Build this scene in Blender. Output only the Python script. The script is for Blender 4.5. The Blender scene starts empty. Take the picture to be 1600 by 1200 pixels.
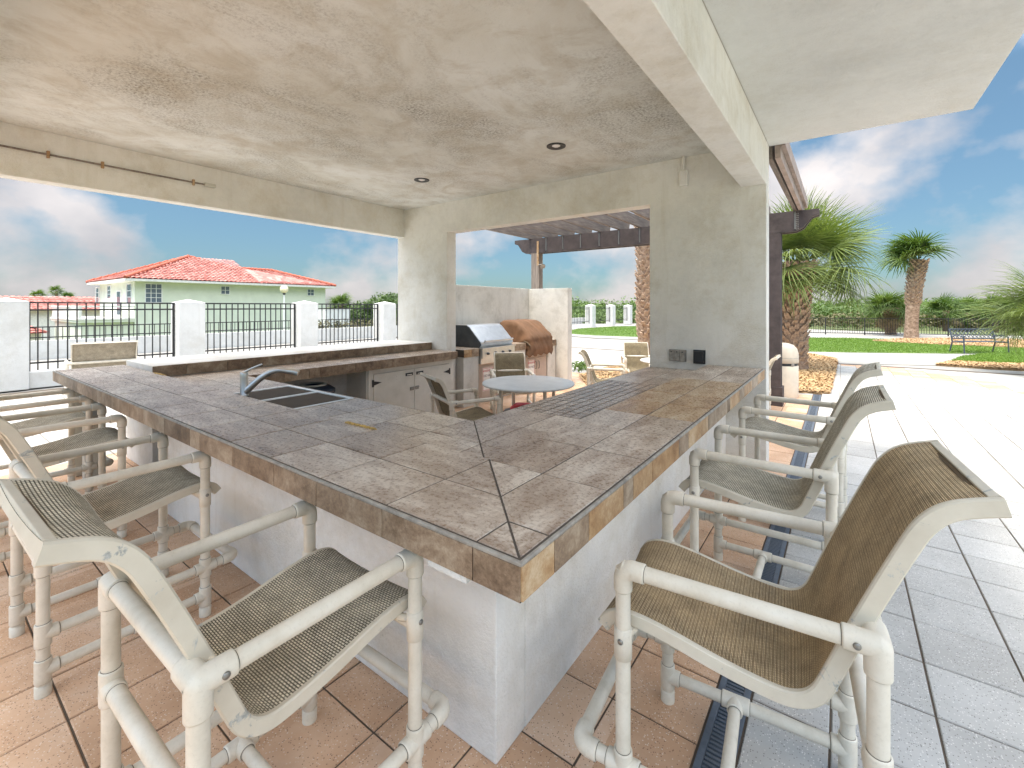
import bpy, bmesh, math, random
import numpy as np
from mathutils import Vector, Matrix
R = math.radians
rng = random.Random(7)
nrg = np.random.default_rng(11)
sc = bpy.context.scene
COL = sc.collection
# ------------------------------------------------------------------ camera
CAM_H = 1.736
YAW = math.atan2(516, 704)
cam_d = bpy.data.cameras.new('camera')
cam_d.sensor_width = 36.0
cam_d.lens = 704 / 1600 * 36
cam_d.shift_y = -121 / 1600
cam_d.clip_start = 0.02
cam_d.clip_end = 3000
cam = bpy.data.objects.new('camera', cam_d)
cam.location = (0, 0, CAM_H)
cam.rotation_euler = (R(90), 0, YAW)
COL.objects.link(cam)
sc.camera = cam
# ------------------------------------------------------------------ light
SUN_DIR = Vector((-0.02, -0.38, 0.86)).normalized()      # towards the sun
SUN_EL = math.asin(SUN_DIR.z)
SUN_AZ = math.atan2(SUN_DIR.x, SUN_DIR.y)
sun_d = bpy.data.lights.new('sun', 'SUN')
sun_d.energy = 0.5
sun_d.angle = R(10)
sun_d.color = (1.0, 0.97, 0.92)
sun = bpy.data.objects.new('sun', sun_d)
sun.rotation_euler = (-SUN_DIR).to_track_quat('-Z', 'Y').to_euler()
sun.location = SUN_DIR * 60
COL.objects.link(sun)
sc.view_settings.view_transform = 'Standard'
sc.view_settings.look = 'None'
sc.view_settings.gamma = 1.0
sc.view_settings.use_curve_mapping = False
sc.view_settings.exposure = 2.75
sc.view_settings.use_white_balance = True
sc.view_settings.white_balance_temperature = 7450
sc.view_settings.white_balance_tint = 10
try:
    sc.cycles.max_bounces = 6
    sc.cycles.diffuse_bounces = 5
    sc.cycles.glossy_bounces = 3
    sc.cycles.transparent_max_bounces = 6
    sc.cycles.use_denoising = True
    sc.cycles.sample_clamp_indirect = 8.0
except Exception:
    pass


def build_world():
    w = bpy.data.worlds.new('World')
    sc.world = w
    w.use_nodes = True
    nt = w.node_tree
    N = nt.nodes
    L = nt.links
    N.clear()
    out = N.new('ShaderNodeOutputWorld')
    bg = N.new('ShaderNodeBackground')
    bg.inputs['Strength'].default_value = 0.15
    sky = N.new('ShaderNodeTexSky')
    sky.sky_type = 'NISHITA'
    sky.sun_disc = False
    sky.sun_elevation = SUN_EL
    sky.sun_rotation = SUN_AZ
    sky.air_density = 1.0
    sky.dust_density = 0.6
    sky.ozone_density = 2.0
    tc = N.new('ShaderNodeTexCoord')
    sep = N.new('ShaderNodeSeparateXYZ')
    L.new(tc.outputs['Generated'], sep.inputs[0])

    def m(op, a, b=None, clamp=False):
        n = N.new('ShaderNodeMath')
        n.operation = op
        n.use_clamp = clamp
        for i, v in enumerate((a, b)):
            if v is None:
                continue
            if isinstance(v, (int, float)):
                n.inputs[i].default_value = v
            else:
                L.new(v, n.inputs[i])
        return n.outputs[0]
    z = m('MAXIMUM', sep.outputs['Z'], 0.0)
    cb = N.new('ShaderNodeCombineXYZ')
    L.new(sep.outputs['X'], cb.inputs[0])
    L.new(sep.outputs['Y'], cb.inputs[1])
    L.new(m('MULTIPLY', z, 1.35), cb.inputs[2])

    def noise(scale, detail, rough, off):
        mp = N.new('ShaderNodeMapping')
        mp.inputs['Location'].default_value = off
        L.new(cb.outputs[0], mp.inputs['Vector'])
        n = N.new('ShaderNodeTexNoise')
        n.inputs['Scale'].default_value = scale
        n.inputs['Detail'].default_value = detail
        n.inputs['Roughness'].default_value = rough
        L.new(mp.outputs[0], n.inputs['Vector'])
        return n.outputs['Fac']
    n1 = noise(3.6, 10, 0.52, (3.1, 1.7, 0.4))
    n2 = noise(1.1, 3, 0.5, (8.3, 2.2, 5.0))
    s = m('ADD', m('MULTIPLY', n1, 0.7), m('MULTIPLY', n2, 0.45))
    rp = N.new('ShaderNodeValToRGB')
    rp.color_ramp.elements[0].position = 0.565
    rp.color_ramp.elements[0].color = (0, 0, 0, 1)
    rp.color_ramp.elements[1].position = 0.66
    rp.color_ramp.elements[1].color = (1, 1, 1, 1)
    L.new(s, rp.inputs[0])
    fac = m('MULTIPLY', rp.outputs[0], 0.85)
    # cloud tint: white tops, grey-mauve bodies
    rc = N.new('ShaderNodeValToRGB')
    rc.color_ramp.elements[0].position = 0.35
    rc.color_ramp.elements[0].color = (7.0, 7.2, 7.9, 1)
    rc.color_ramp.elements[1].position = 0.75
    rc.color_ramp.elements[1].color = (12.5, 12.2, 12.4, 1)
    n3 = noise(5.0, 5, 0.5, (1.0, 9.0, 2.0))
    L.new(n3, rc.inputs[0])
    # the blue: nishita pulled towards a deeper, even maritime blue
    tint = N.new('ShaderNodeMixRGB')
    tint.blend_type = 'MULTIPLY'
    tint.inputs[0].default_value = 1.0
    tint.inputs[2].default_value = (0.78, 0.93, 0.95, 1)
    L.new(sky.outputs[0], tint.inputs[1])
    # added gradient: bright overhead to light the shade, horizon kept dim, the same all round
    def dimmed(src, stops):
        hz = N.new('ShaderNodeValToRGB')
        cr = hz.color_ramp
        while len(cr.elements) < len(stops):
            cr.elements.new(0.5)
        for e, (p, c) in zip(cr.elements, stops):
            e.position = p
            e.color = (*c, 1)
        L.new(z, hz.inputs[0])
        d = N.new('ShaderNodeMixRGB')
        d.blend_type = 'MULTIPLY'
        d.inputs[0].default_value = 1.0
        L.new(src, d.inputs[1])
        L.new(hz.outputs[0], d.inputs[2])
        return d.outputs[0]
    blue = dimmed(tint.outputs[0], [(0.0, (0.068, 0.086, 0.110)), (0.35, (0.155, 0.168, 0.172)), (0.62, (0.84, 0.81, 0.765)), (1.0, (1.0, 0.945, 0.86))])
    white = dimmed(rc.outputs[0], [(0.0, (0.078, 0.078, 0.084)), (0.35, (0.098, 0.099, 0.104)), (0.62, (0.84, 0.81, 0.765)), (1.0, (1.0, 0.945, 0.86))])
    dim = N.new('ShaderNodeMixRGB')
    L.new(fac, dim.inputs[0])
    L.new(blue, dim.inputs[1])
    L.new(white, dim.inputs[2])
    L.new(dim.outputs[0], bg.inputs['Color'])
    L.new(bg.outputs[0], out.inputs[0])


build_world()

# ------------------------------------------------------------------ survey helpers (pixel of the 1600x1200 photo -> metres)
_c, _s = math.cos(YAW), math.sin(YAW)
RV = Vector((_c, _s, 0))
FV = Vector((-_s, _c, 0))


def at(u, v, z=None, x=None, y=None, d=None):
    r = RV * ((u - 800) / 704) + FV + Vector((0, 0, (479 - v) / 704))
    o = Vector((0, 0, CAM_H))
    t = (z - CAM_H) / r.z if z is not None else x / r.x if x is not None else y / r.y if y is not None else d
    return o + r * t


# ------------------------------------------------------------------ material helpers
class NT:
    def __init__(self, name, rough=0.6, metal=0.0, spec=None):
        self.m = bpy.data.materials.new(name)
        self.m.use_nodes = True
        self.t = self.m.node_tree
        self.b = self.t.nodes['Principled BSDF']
        self.b.inputs['Roughness'].default_value = rough
        self.b.inputs['Metallic'].default_value = metal
        if spec is not None:
            self.b.inputs['Specular IOR Level'].default_value = spec

    def n(self, typ, **kw):
        n = self.t.nodes.new('ShaderNode' + typ)
        for k, v in kw.items():
            setattr(n, k, v)
        return n

    def set(self, n, key, v):
        if isinstance(v, (int, float, tuple, list)):
            if isinstance(v, (tuple, list)) and len(v) == 3 and n.inputs[key].type == 'RGBA':
                v = (*v, 1)
            n.inputs[key].default_value = v
        else:
            self.t.links.new(v, n.inputs[key])

    def math(self, op, a, b=None, c=None, clamp=False):
        n = self.n('Math', operation=op, use_clamp=clamp)
        for i, v in enumerate((a, b, c)):
            if v is not None:
                self.set(n, i, v)
        return n.outputs[0]

    def coord(self, kind='Object', scale=(1, 1, 1), loc=(0, 0, 0), rot=(0, 0, 0)):
        if kind == 'World':
            g = self.n('NewGeometry')
            src = g.outputs['Position']
        else:
            g = self.n('TexCoord')
            src = g.outputs[kind]
        mp = self.n('Mapping')
        mp.inputs['Scale'].default_value = scale
        mp.inputs['Location'].default_value = loc
        mp.inputs['Rotation'].default_value = rot
        self.t.links.new(src, mp.inputs['Vector'])
        return mp.outputs[0]

    def noise(self, vec, scale=5, detail=5, rough=0.55, dist=0.0):
        n = self.n('TexNoise')
        self.set(n, 'Vector', vec)
        n.inputs['Scale'].default_value = scale
        n.inputs['Detail'].default_value = detail
        n.inputs['Roughness'].default_value = rough
        n.inputs['Distortion'].default_value = dist
        return n.outputs['Fac']

    def voronoi(self, vec, scale=50, feature='F1', out='Distance'):
        n = self.n('TexVoronoi', feature=feature)
        self.set(n, 'Vector', vec)
        n.inputs['Scale'].default_value = scale
        return n.outputs[out]

    def ramp(self, fac, stops, interp='LINEAR'):
        n = self.n('ValToRGB')
        cr = n.color_ramp
        cr.interpolation = interp
        while len(cr.elements) < len(stops):
            cr.elements.new(0.5)
        for e, (p, c) in zip(cr.elements, stops):
            e.position = p
            if isinstance(c, (int, float)):
                c = (c, c, c)
            e.color = (*c, 1)
        self.set(n, 'Fac', fac)
        return n.outputs['Color']

    def mix(self, fac, a, b, mode='MIX'):
        n = self.n('MixRGB', blend_type=mode)
        self.set(n, 0, fac)
        self.set(n, 1, a)
        self.set(n, 2, b)
        return n.outputs[0]

    def rnd(self):
        return self.n('ObjectInfo').outputs['Random']

    def color(self, c):
        self.set(self.b, 'Base Color', c)
        return self

    def rough(self, r):
        self.set(self.b, 'Roughness', r)
        return self

    def bump(self, h, strength=0.3, dist=0.01):
        n = self.n('Bump')
        n.inputs['Strength'].default_value = strength
        n.inputs['Distance'].default_value = dist
        self.set(n, 'Height', h)
        self.t.links.new(n.outputs[0], self.b.inputs['Normal'])
        return self


M = {}


def plain(name, col, rough=0.6, metal=0.0, var=0.12, scale=6, bump=0.0, bscale=60):
    t = NT(name, rough, metal)
    v = t.coord('Object')
    f = t.noise(v, scale, 5, 0.6)
    lo = tuple(max(0, c * (1 - var)) for c in col)
    hi = tuple(min(1, c * (1 + var)) for c in col)
    t.color(t.ramp(f, [(0.3, lo), (0.7, hi)]))
    if bump:
        t.bump(t.noise(v, bscale, 4, 0.6), bump, 0.004)
    M[name] = t.m
    return t.m


def make_materials():
    # stucco of the pavilion walls
    def stucco(name, base, stain, amount, bscale=70):
        t = NT(name, 0.9, spec=0.25)
        v = t.coord('World')
        big = t.noise(v, 0.9, 8, 0.62, 0.1)
        fine = t.noise(v, 14, 6, 0.7)
        f = t.math('ADD', t.math('MULTIPLY', big, 0.75), t.math('MULTIPLY', fine, 0.25))
        c = t.ramp(f, [(0.36, tuple(b * 0.86 for b in base)), (0.52, base), (0.66, tuple(min(.9, b * 1.05) for b in base))])
        st = t.ramp(t.noise(v, 1.5, 11, 0.74, 0.15), [(0.48, 0.0), (0.64, amount)])
        drip = t.ramp(t.noise(t.coord('World', scale=(7, 7, 0.5)), 1.0, 6, 0.65), [(0.54, 0.0), (0.72, amount * 0.7)])
        st = t.math('MAXIMUM', st, drip)
        c = t.mix(st, c, stain)
        sp = t.ramp(t.noise(v, 75, 4, 0.7), [(0.56, 0.0), (0.66, 0.5)])
        c = t.mix(t.math('MULTIPLY', sp, st), c, (0.12, 0.10, 0.07))
        t.color(c)
        h = t.math('ADD', t.noise(v, bscale, 5, 0.65), t.math('MULTIPLY', t.noise(v, 9, 3, 0.5), 0.6))
        t.bump(h, 0.9, 0.008)
        M[name] = t.m
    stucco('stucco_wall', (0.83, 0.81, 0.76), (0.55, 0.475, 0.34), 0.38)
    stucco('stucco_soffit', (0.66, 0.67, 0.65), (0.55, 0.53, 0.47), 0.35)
    stucco('stucco_white', (0.86, 0.845, 0.81), (0.60, 0.53, 0.41), 0.38)
    stucco('fence_white', (0.66, 0.66, 0.64), (0.50, 0.48, 0.43), 0.4)
    stucco('stucco_grill', (0.70, 0.685, 0.64), (0.36, 0.34, 0.29), 0.5)
    # mildewed ceiling
    t = NT('ceiling_stucco', 0.92, spec=0.2)
    v = t.coord('World', rot=(0, 0, 0.5), scale=(1.1, 0.7, 1.0))
    w = t.coord('World')
    base = t.ramp(t.noise(w, 0.7, 6, 0.6, 0.5), [(0.32, (0.66, 0.645, 0.575)), (0.5, (0.755, 0.76, 0.715)), (0.7, (0.83, 0.845, 0.82))])
    mil = t.ramp(t.noise(v, 0.95, 12, 0.72, 0.5), [(0.45, 0.0), (0.55, 0.40), (0.68, 0.95)])
    grain = t.ramp(t.noise(w, 42, 6, 0.8), [(0.45, 0.12), (0.60, 1.0)])
    c = t.mix(t.math('MULTIPLY', mil, grain), base, (0.17, 0.145, 0.10))
    blot = t.ramp(t.noise(w, 2.6, 9, 0.7, 0.6), [(0.47, 0.0), (0.66, 0.5)])
    c = t.mix(blot, c, (0.50, 0.445, 0.345))
    rust = t.ramp(t.noise(w, 1.1, 8, 0.6, 0.6), [(0.58, 0.0), (0.75, 0.45)])
    c = t.mix(rust, c, (0.46, 0.38, 0.27))
    t.color(c)
    h = t.math('ADD', t.noise(w, 60, 6, 0.7), t.noise(w, 12, 3, 0.5))
    t.bump(h, 0.95, 0.008)
    M['ceiling_stucco'] = t.m

    # stone-look porcelain
    def stone(name, stops, rough=(0.20, 0.42), streak='y', scale=1.0):
        t = NT(name)
        r = t.rnd()
        sc_ = (5.6, 1.6, 3) if streak == 'y' else (1.6, 5.6, 3) if streak == 'x' else (2.6, 2.6, 2.6)
        g = t.n('TexCoord')
        off = t.n('VectorMath', operation='ADD')
        t.t.links.new(g.outputs['Object'], off.inputs[0])
        cm = t.n('CombineXYZ')
        t.set(cm, 0, t.math('MULTIPLY', r, 37.0))
        t.set(cm, 1, t.math('MULTIPLY', r, 91.0))
        t.set(cm, 2, t.math('MULTIPLY', r, 13.0))
        t.t.links.new(cm.outputs[0], off.inputs[1])
        mp = t.n('Mapping')
        mp.inputs['Scale'].default_value = tuple(s * scale for s in sc_)
        t.t.links.new(off.outputs[0], mp.inputs['Vector'])
        mp2 = t.n('Mapping')
        mp2.inputs['Scale'].default_value = (scale, scale, scale)
        t.t.links.new(off.outputs[0], mp2.inputs['Vector'])
        a = t.noise(mp.outputs[0], 1.9, 10, 0.72, 0.35)
        b = t.noise(mp2.outputs[0], 62, 7, 0.75)
        f = t.math('ADD', t.math('MULTIPLY', a, 0.72), t.math('MULTIPLY', b, 0.34))
        f = t.math('ADD', f, t.math('MULTIPLY', t.math('SUBTRACT', r, 0.5), 0.10))
        col = t.ramp(f, stops)
        pit = t.ramp(t.noise(mp.outputs[0], 17, 9, 0.85), [(0.585, 0.0), (0.67, 0.6)])
        col = t.mix(pit, col, stops[0][1])
        lit = t.ramp(t.noise(mp.outputs[0], 11, 10, 0.86), [(0.575, 0.0), (0.68, 0.7)])
        col = t.mix(lit, col, stops[-1][1])
        t.color(col)
        t.rough(t.ramp(b, [(0.35, rough[0]), (0.65, rough[1])]))
        t.bump(b, 0.18, 0.002)
        M[name] = t.m
    st = [(0.34, (0.16, 0.105, 0.072)), (0.44, (0.31, 0.225, 0.168)), (0.53, (0.43, 0.34, 0.272)), (0.64, (0.64, 0.555, 0.47))]
    stone('stone_tile_x', st, streak='x')
    stone('stone_tile_y', st, streak='y')
    ru = [(0.34, (0.15, 0.075, 0.035)), (0.45, (0.30, 0.165, 0.08)), (0.55, (0.42, 0.275, 0.155)), (0.66, (0.56, 0.45, 0.33))]
    stone('rust_tile', ru, streak='y')
    fs = [(0.34, (0.07, 0.042, 0.026)), (0.45, (0.18, 0.118, 0.076)), (0.54, (0.285, 0.20, 0.135)), (0.66, (0.45, 0.355, 0.26))]
    stone('fascia_tile', fs, (0.4, 0.65), streak='', scale=1.35)
    fo = [(0.34, (0.14, 0.065, 0.03)), (0.45, (0.32, 0.17, 0.075)), (0.55, (0.45, 0.28, 0.145)), (0.66, (0.58, 0.44, 0.29))]
    stone('fascia_orange', fo, (0.4, 0.65), streak='', scale=1.35)
    mo = [(0.34, (0.16, 0.11, 0.08)), (0.44, (0.27, 0.20, 0.15)), (0.54, (0.37, 0.29, 0.23)), (0.66, (0.50, 0.42, 0.35))]
    stone('mosaic_tile', mo, (0.15, 0.35), streak='', scale=1.5)
    plain('grout', (0.085, 0.068, 0.055), 0.9)
    plain('grout_light', (0.42, 0.39, 0.34), 0.9)
    plain('trim_grey', (0.31, 0.285, 0.25), 0.5, 0.0, 0.35, 24)
    plain('mortar_yellow', (0.52, 0.34, 0.11), 0.9, 0, 0.35, 40, 0.5)

    # pavers
    def paver(name, stops, speck_dark, speck_light):
        t = NT(name, 0.78, spec=0.3)
        v = t.coord('World')
        snap = t.n('VectorMath', operation='SNAP')
        mp = t.n('Mapping')
        mp.inputs['Location'].default_value = (0.04, -0.062, 0)
        t.set(mp, 'Vector', v)
        t.t.links.new(mp.outputs[0], snap.inputs[0])
        snap.inputs[1].default_value = (0.3605, 0.363, 10)
        wn = t.n('TexWhiteNoise', noise_dimensions='2D')
        t.t.links.new(snap.outputs[0], wn.inputs['Vector'])
        f = t.math('ADD', t.math('MULTIPLY', t.noise(v, 2.5, 6, 0.6), 0.8), t.math('MULTIPLY', wn.outputs['Value'], 0.22))
        c = t.ramp(f, stops)
        # aggregate chips
        vd = t.voronoi(v, 135)
        pick = t.voronoi(v, 135, out='Color')
        sep = t.n('SeparateColor')
        t.set(sep, 0, pick)
        chip = t.math('MULTIPLY', t.math('LESS_THAN', vd, 0.34), t.math('GREATER_THAN', sep.outputs[0], 0.80))
        c = t.mix(t.math('MULTIPLY', chip, 0.75), c, speck_dark)
        chip2 = t.math('MULTIPLY', t.math('LESS_THAN', vd, 0.36), t.math('LESS_THAN', sep.outputs[0], 0.17))
        c = t.mix(t.math('MULTIPLY', chip2, 0.8), c, speck_light)
        dirt = t.ramp(t.noise(v, 1.1, 8, 0.7, 0.5), [(0.5, 0.0), (0.75, 0.35)])
        c = t.mix(dirt, c, tuple(k * 0.6 for k in stops[1][1]))
        t.color(c)
        t.bump(t.math('ADD', t.noise(v, 160, 3, 0.6), t.math('MULTIPLY', chip, -0.5)), 0.25, 0.002)
        M[name] = t.m
    paver('paver_pink', [(0.35, (0.50, 0.305, 0.19)), (0.55, (0.61, 0.40, 0.27)), (0.75, (0.69, 0.51, 0.385))], (0.16, 0.08, 0.05), (0.72, 0.62, 0.52))
    paver('paver_white', [(0.35, (0.38, 0.37, 0.35)), (0.55, (0.44, 0.43, 0.41)), (0.75, (0.50, 0.49, 0.47))], (0.13, 0.12, 0.11), (0.72, 0.70, 0.66))
    plain('joint_sand', (0.10, 0.075, 0.055), 0.95)
    plain('concrete', (0.30, 0.29, 0.27), 0.9, 0, 0.12, 1.5, 0.3, 40)

    # PVC pipe
    t = NT('pvc', 0.42, spec=0.45)
    v = t.coord('World')
    f = t.noise(v, 7, 6, 0.65)
    c = t.ramp(f, [(0.3, (0.60, 0.54, 0.44)), (0.5, (0.70, 0.645, 0.545)), (0.7, (0.755, 0.71, 0.62))])
    gr = t.ramp(t.noise(v, 130, 3, 0.6), [(0.55, 0.0), (0.75, 0.22)])
    c = t.mix(gr, c, (0.42, 0.38, 0.32))
    mk = t.ramp(t.noise(v, 22, 5, 0.75), [(0.68, 0.0), (0.76, 0.35)])
    c = t.mix(mk, c, (0.44, 0.38, 0.29))
    t.color(c)
    t.rough(t.ramp(f, [(0.3, 0.55), (0.7, 0.35)]))
    M['pvc'] = t.m
    plain('joint_seam', (0.16, 0.135, 0.105), 0.8)
    # sling rail: painted aluminium with worn patches
    t = NT('rail_paint', 0.5)
    v = t.coord('World')
    c = t.ramp(t.noise(v, 6, 5, 0.6), [(0.3, (0.58, 0.52, 0.42)), (0.7, (0.70, 0.645, 0.54))])
    wear = t.ramp(t.noise(v, 8, 8, 0.72, 0.7), [(0.60, 0.0), (0.625, 1.0)], 'LINEAR')
    c = t.mix(wear, c, t.ramp(t.noise(v, 90, 3, 0.6), [(0.4, (0.33, 0.34, 0.32)), (0.6, (0.50, 0.50, 0.47))]))
    t.color(c)
    t.bump(wear, 0.25, 0.002)
    M['rail_paint'] = t.m

    # woven slings
    def sling(name, light, dark, bw, bh, ribs=False, wear=(0.3, 0.22, 0.1)):
        t = NT(name, 0.75, spec=0.3)
        g = t.n('TexCoord')
        br = t.n('TexBrick')
        br.offset = 0.5
        t.t.links.new(g.outputs['UV'], br.inputs['Vector'])
        t.set(br, 'Color1', light)
        t.set(br, 'Color2', tuple(c * 0.72 for c in light))
        t.set(br, 'Mortar', dark)
        br.inputs['Scale'].default_value = 1.0
        br.inputs['Mortar Size'].default_value = bh * 0.27
        br.inputs['Mortar Smooth'].default_value = 0.5
        br.inputs['Bias'].default_value = -0.1
        br.inputs['Brick Width'].default_value = bw
        br.inputs['Row Height'].default_value = bh
        c = br.outputs['Color']
        h = t.math('SUBTRACT', 1.0, br.outputs['Fac'])
        sx = t.n('SeparateXYZ')
        t.t.links.new(g.outputs['UV'], sx.inputs[0])
        if ribs:
            w = t.math('SINE', t.math('MULTIPLY', sx.outputs[1], 2 * math.pi / 0.0105))
            wf = t.ramp(t.math('ADD', t.math('MULTIPLY', w, 0.5), 0.5), [(0.0, 0.0), (0.35, 1.0)])
            c = t.mix(t.math('MULTIPLY', t.math('SUBTRACT', 1.0, wf), 0.7), c, dark)
            h = t.math('ADD', h, t.math('MULTIPLY', wf, 1.2))
        wv = t.coord('World')
        big = t.ramp(t.noise(wv, 4.5, 6, 0.65, 0.4), [(0.38, 0.0), (0.7, 0.6)])
        c = t.mix(t.math('MULTIPLY', big, 0.6), c, wear, 'MIX')
        mo_ = t.ramp(t.noise(wv, 11, 5, 0.6), [(0.3, 0.72), (0.65, 1.12)])
        c = t.mix(1.0, c, mo_, 'MULTIPLY')
        t.color(c)
        t.bump(h, 0.7, 0.0016)
        # open weave lets a little light through
        M[name] = t.m
    sling('sling_olive', (0.84, 0.77, 0.62), (0.10, 0.082, 0.055), 0.0145, 0.0080, wear=(0.46, 0.40, 0.30))
    sling('sling_brown', (0.78, 0.60, 0.38), (0.17, 0.11, 0.055), 0.008, 0.0040, ribs=True, wear=(0.50, 0.35, 0.19))
    sling('sling_tan', (0.36, 0.29, 0.18), (0.10, 0.08, 0.05), 0.012, 0.007, wear=(0.27, 0.21, 0.12))
    sling('sling_pale', (0.56, 0.50, 0.40), (0.25, 0.2, 0.14), 0.012, 0.007, wear=(0.42, 0.35, 0.25))
    plain('hem', (0.13, 0.09, 0.055), 0.85)
    plain('steel', (0.72, 0.72, 0.71), 0.36, 1.0, 0.1, 8)
    plain('steel_dark', (0.12, 0.13, 0.14), 0.35, 1.0, 0.15, 8)
    plain('steel_bolt', (0.30, 0.29, 0.27), 0.45, 1.0)
    plain('black_plastic', (0.02, 0.022, 0.025), 0.45)
    plain('grate_plastic', (0.10, 0.125, 0.16), 0.5, 0, 0.15, 30)
    plain('black_iron', (0.018, 0.018, 0.02), 0.45)
    plain('bench_iron', (0.045, 0.06, 0.085), 0.5)
    plain('wood_dark', (0.055, 0.042, 0.042), 0.75, 0, 0.35, 9, 0.4, 40)
    t = NT('wood_grey', 0.85)
    v = t.coord('Object', scale=(14, 14, 1.2))
    c = t.ramp(t.noise(v, 2.0, 7, 0.65, 0.6), [(0.3, (0.13, 0.10, 0.085)), (0.55, (0.26, 0.215, 0.185)), (0.75, (0.36, 0.30, 0.255))])
    t.color(c)
    t.bump(t.noise(v, 2.0, 7, 0.7), 0.4, 0.004)
    M['wood_grey'] = t.m
    t = NT('wood_rafter', 0.85)
    v = t.coord('Object', scale=(14, 1.2, 14))
    c = t.ramp(t.noise(v, 2.0, 7, 0.65, 0.6), [(0.3, (0.09, 0.07, 0.058)), (0.55, (0.17, 0.14, 0.12)), (0.75, (0.27, 0.225, 0.19))])
    t.color(c)
    t.bump(t.noise(v, 2.0, 7, 0.7), 0.4, 0.004)
    M['wood_rafter'] = t.m
    plain('wood_pink', (0.33, 0.26, 0.225), 0.8, 0, 0.2, 4, 0.3)
    # vertical-board cabinet paint with grime
    t = NT('cabinet_paint', 0.6)
    v = t.coord('World')
    c = t.ramp(t.noise(v, 3, 6, 0.65), [(0.3, (0.62, 0.59, 0.52)), (0.6, (0.74, 0.71, 0.64))])
    sp = t.ramp(t.noise(v, 35, 5, 0.7), [(0.66, 0.0), (0.72, 0.8)])
    t.color(t.mix(sp, c, (0.30, 0.22, 0.14)))
    t.bump(t.noise(v, 50, 4, 0.6), 0.2, 0.003)
    M['cabinet_paint'] = t.m
    plain('door_beige', (0.52, 0.41, 0.34), 0.6, 0, 0.1, 4)
    plain('sign_white', (0.80, 0.78, 0.75), 0.5)
    plain('sign_red', (0.55, 0.03, 0.05), 0.5)
    plain('sign_ink', (0.09, 0.05, 0.09), 0.5)
    plain('cover_brown', (0.19, 0.10, 0.055), 0.8, 0, 0.25, 5, 0.5, 14)
    plain('table_top', (0.60, 0.61, 0.60), 0.35, 0, 0.1, 5)
    plain('bag_red', (0.55, 0.02, 0.03), 0.6)
    plain('bag_black', (0.03, 0.035, 0.045), 0.6)
    plain('bin_blue', (0.018, 0.03, 0.05), 0.4)
    plain('ring_pale', (0.55, 0.54, 0.48), 0.5)
    plain('can_beige', (0.60, 0.52, 0.42), 0.7, 0, 0.12, 4)
    plain('white_paint', (0.80, 0.81, 0.80), 0.7, 0, 0.06, 3)
    plain('house_green', (0.70, 0.745, 0.635), 0.85, 0, 0.06, 1.2, 0.2, 30)
    plain('house_white', (0.78, 0.77, 0.74), 0.8)
    t = NT('roof_tile', 0.7)
    v = t.coord('World')
    cc = t.voronoi(t.coord('World', scale=(2.4, 2.4, 1.0)), 1.0, out='Color')
    sp = t.n('SeparateColor')
    t.set(sp, 0, cc)
    f = t.math('ADD', t.math('MULTIPLY', sp.outputs[0], 0.45), t.math('MULTIPLY', t.noise(v, 6, 5, 0.6), 0.6))
    t.color(t.ramp(f, [(0.25, (0.33, 0.09, 0.072)), (0.5, (0.45, 0.155, 0.13)), (0.75, (0.55, 0.26, 0.225))]))
    M['roof_tile'] = t.m
    plain('ridge_tile', (0.42, 0.10, 0.055), 0.7, 0, 0.25, 6)
    t = NT('pane_glass', 0.06, spec=0.8)
    t.color((0.10, 0.14, 0.18))
    M['pane_glass'] = t.m
    t = NT('lamp_globe', 0.3)
    t.color((0.80, 0.74, 0.52))
    t.b.inputs['Subsurface Weight'].default_value = 0.3
    t.b.inputs['Subsurface Radius'].default_value = (0.2, 0.2, 0.2)
    M['lamp_globe'] = t.m

    # foliage
    def leaf(name, lo, hi, trans=0.35):
        t = NT(name, 0.5, spec=0.35)
        r = t.rnd()
        v = t.coord('World')
        f = t.math('ADD', t.math('MULTIPLY', t.noise(v, 3.0, 4, 0.6), 0.75), t.math('MULTIPLY', r, 0.3))
        c = t.ramp(f, [(0.3, lo), (0.75, hi)])
        t.color(c)
        tr = t.n('BsdfTranslucent')
        t.set(tr, 'Color', t.mix(1.0, c, (1.1, 1.15, 0.5), 'MULTIPLY'))
        mx = t.n('MixShader')
        mx.inputs[0].default_value = trans
        t.t.links.new(t.b.outputs[0], mx.inputs[1])
        t.t.links.new(tr.outputs[0], mx.inputs[2])
        t.t.links.new(mx.outputs[0], t.t.nodes['Material Output'].inputs['Surface'])
        M[name] = t.m
    leaf('palm_leaf', (0.08, 0.125, 0.035), (0.22, 0.28, 0.095))
    leaf('palm_leaf_far', (0.06, 0.12, 0.03), (0.15, 0.22, 0.065))
    leaf('palm_dead', (0.20, 0.13, 0.06), (0.34, 0.25, 0.13), 0.15)
    leaf('shrub_leaf', (0.035, 0.075, 0.018), (0.13, 0.21, 0.055), 0.25)
    leaf('shrub_dry', (0.11, 0.10, 0.05), (0.22, 0.20, 0.10), 0.2)
    leaf('grass_blade', (0.085, 0.165, 0.025), (0.17, 0.285, 0.05), 0.3)
    plain('grass_soil', (0.10, 0.175, 0.035), 0.9, 0, 0.3, 2.5, 0.5, 80)
    t = NT('palm_bark', 0.9)
    v = t.coord('Object')
    f = t.noise(v, 9, 6, 0.7)
    t.color(t.ramp(f, [(0.3, (0.10, 0.06, 0.04)), (0.5, (0.27, 0.18, 0.125)), (0.7, (0.45, 0.34, 0.26))]))
    t.bump(f, 0.6, 0.02)
    M['palm_bark'] = t.m
    t = NT('palm_boot', 0.85)
    v = t.coord('Object')
    f = t.noise(v, 14, 5, 0.7)
    t.color(t.ramp(f, [(0.3, (0.20, 0.125, 0.085)), (0.5, (0.40, 0.28, 0.20)), (0.72, (0.58, 0.46, 0.36))]))
    M['palm_boot'] = t.m
    t = NT('mulch_chip', 0.85)
    v = t.coord('World')
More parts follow.
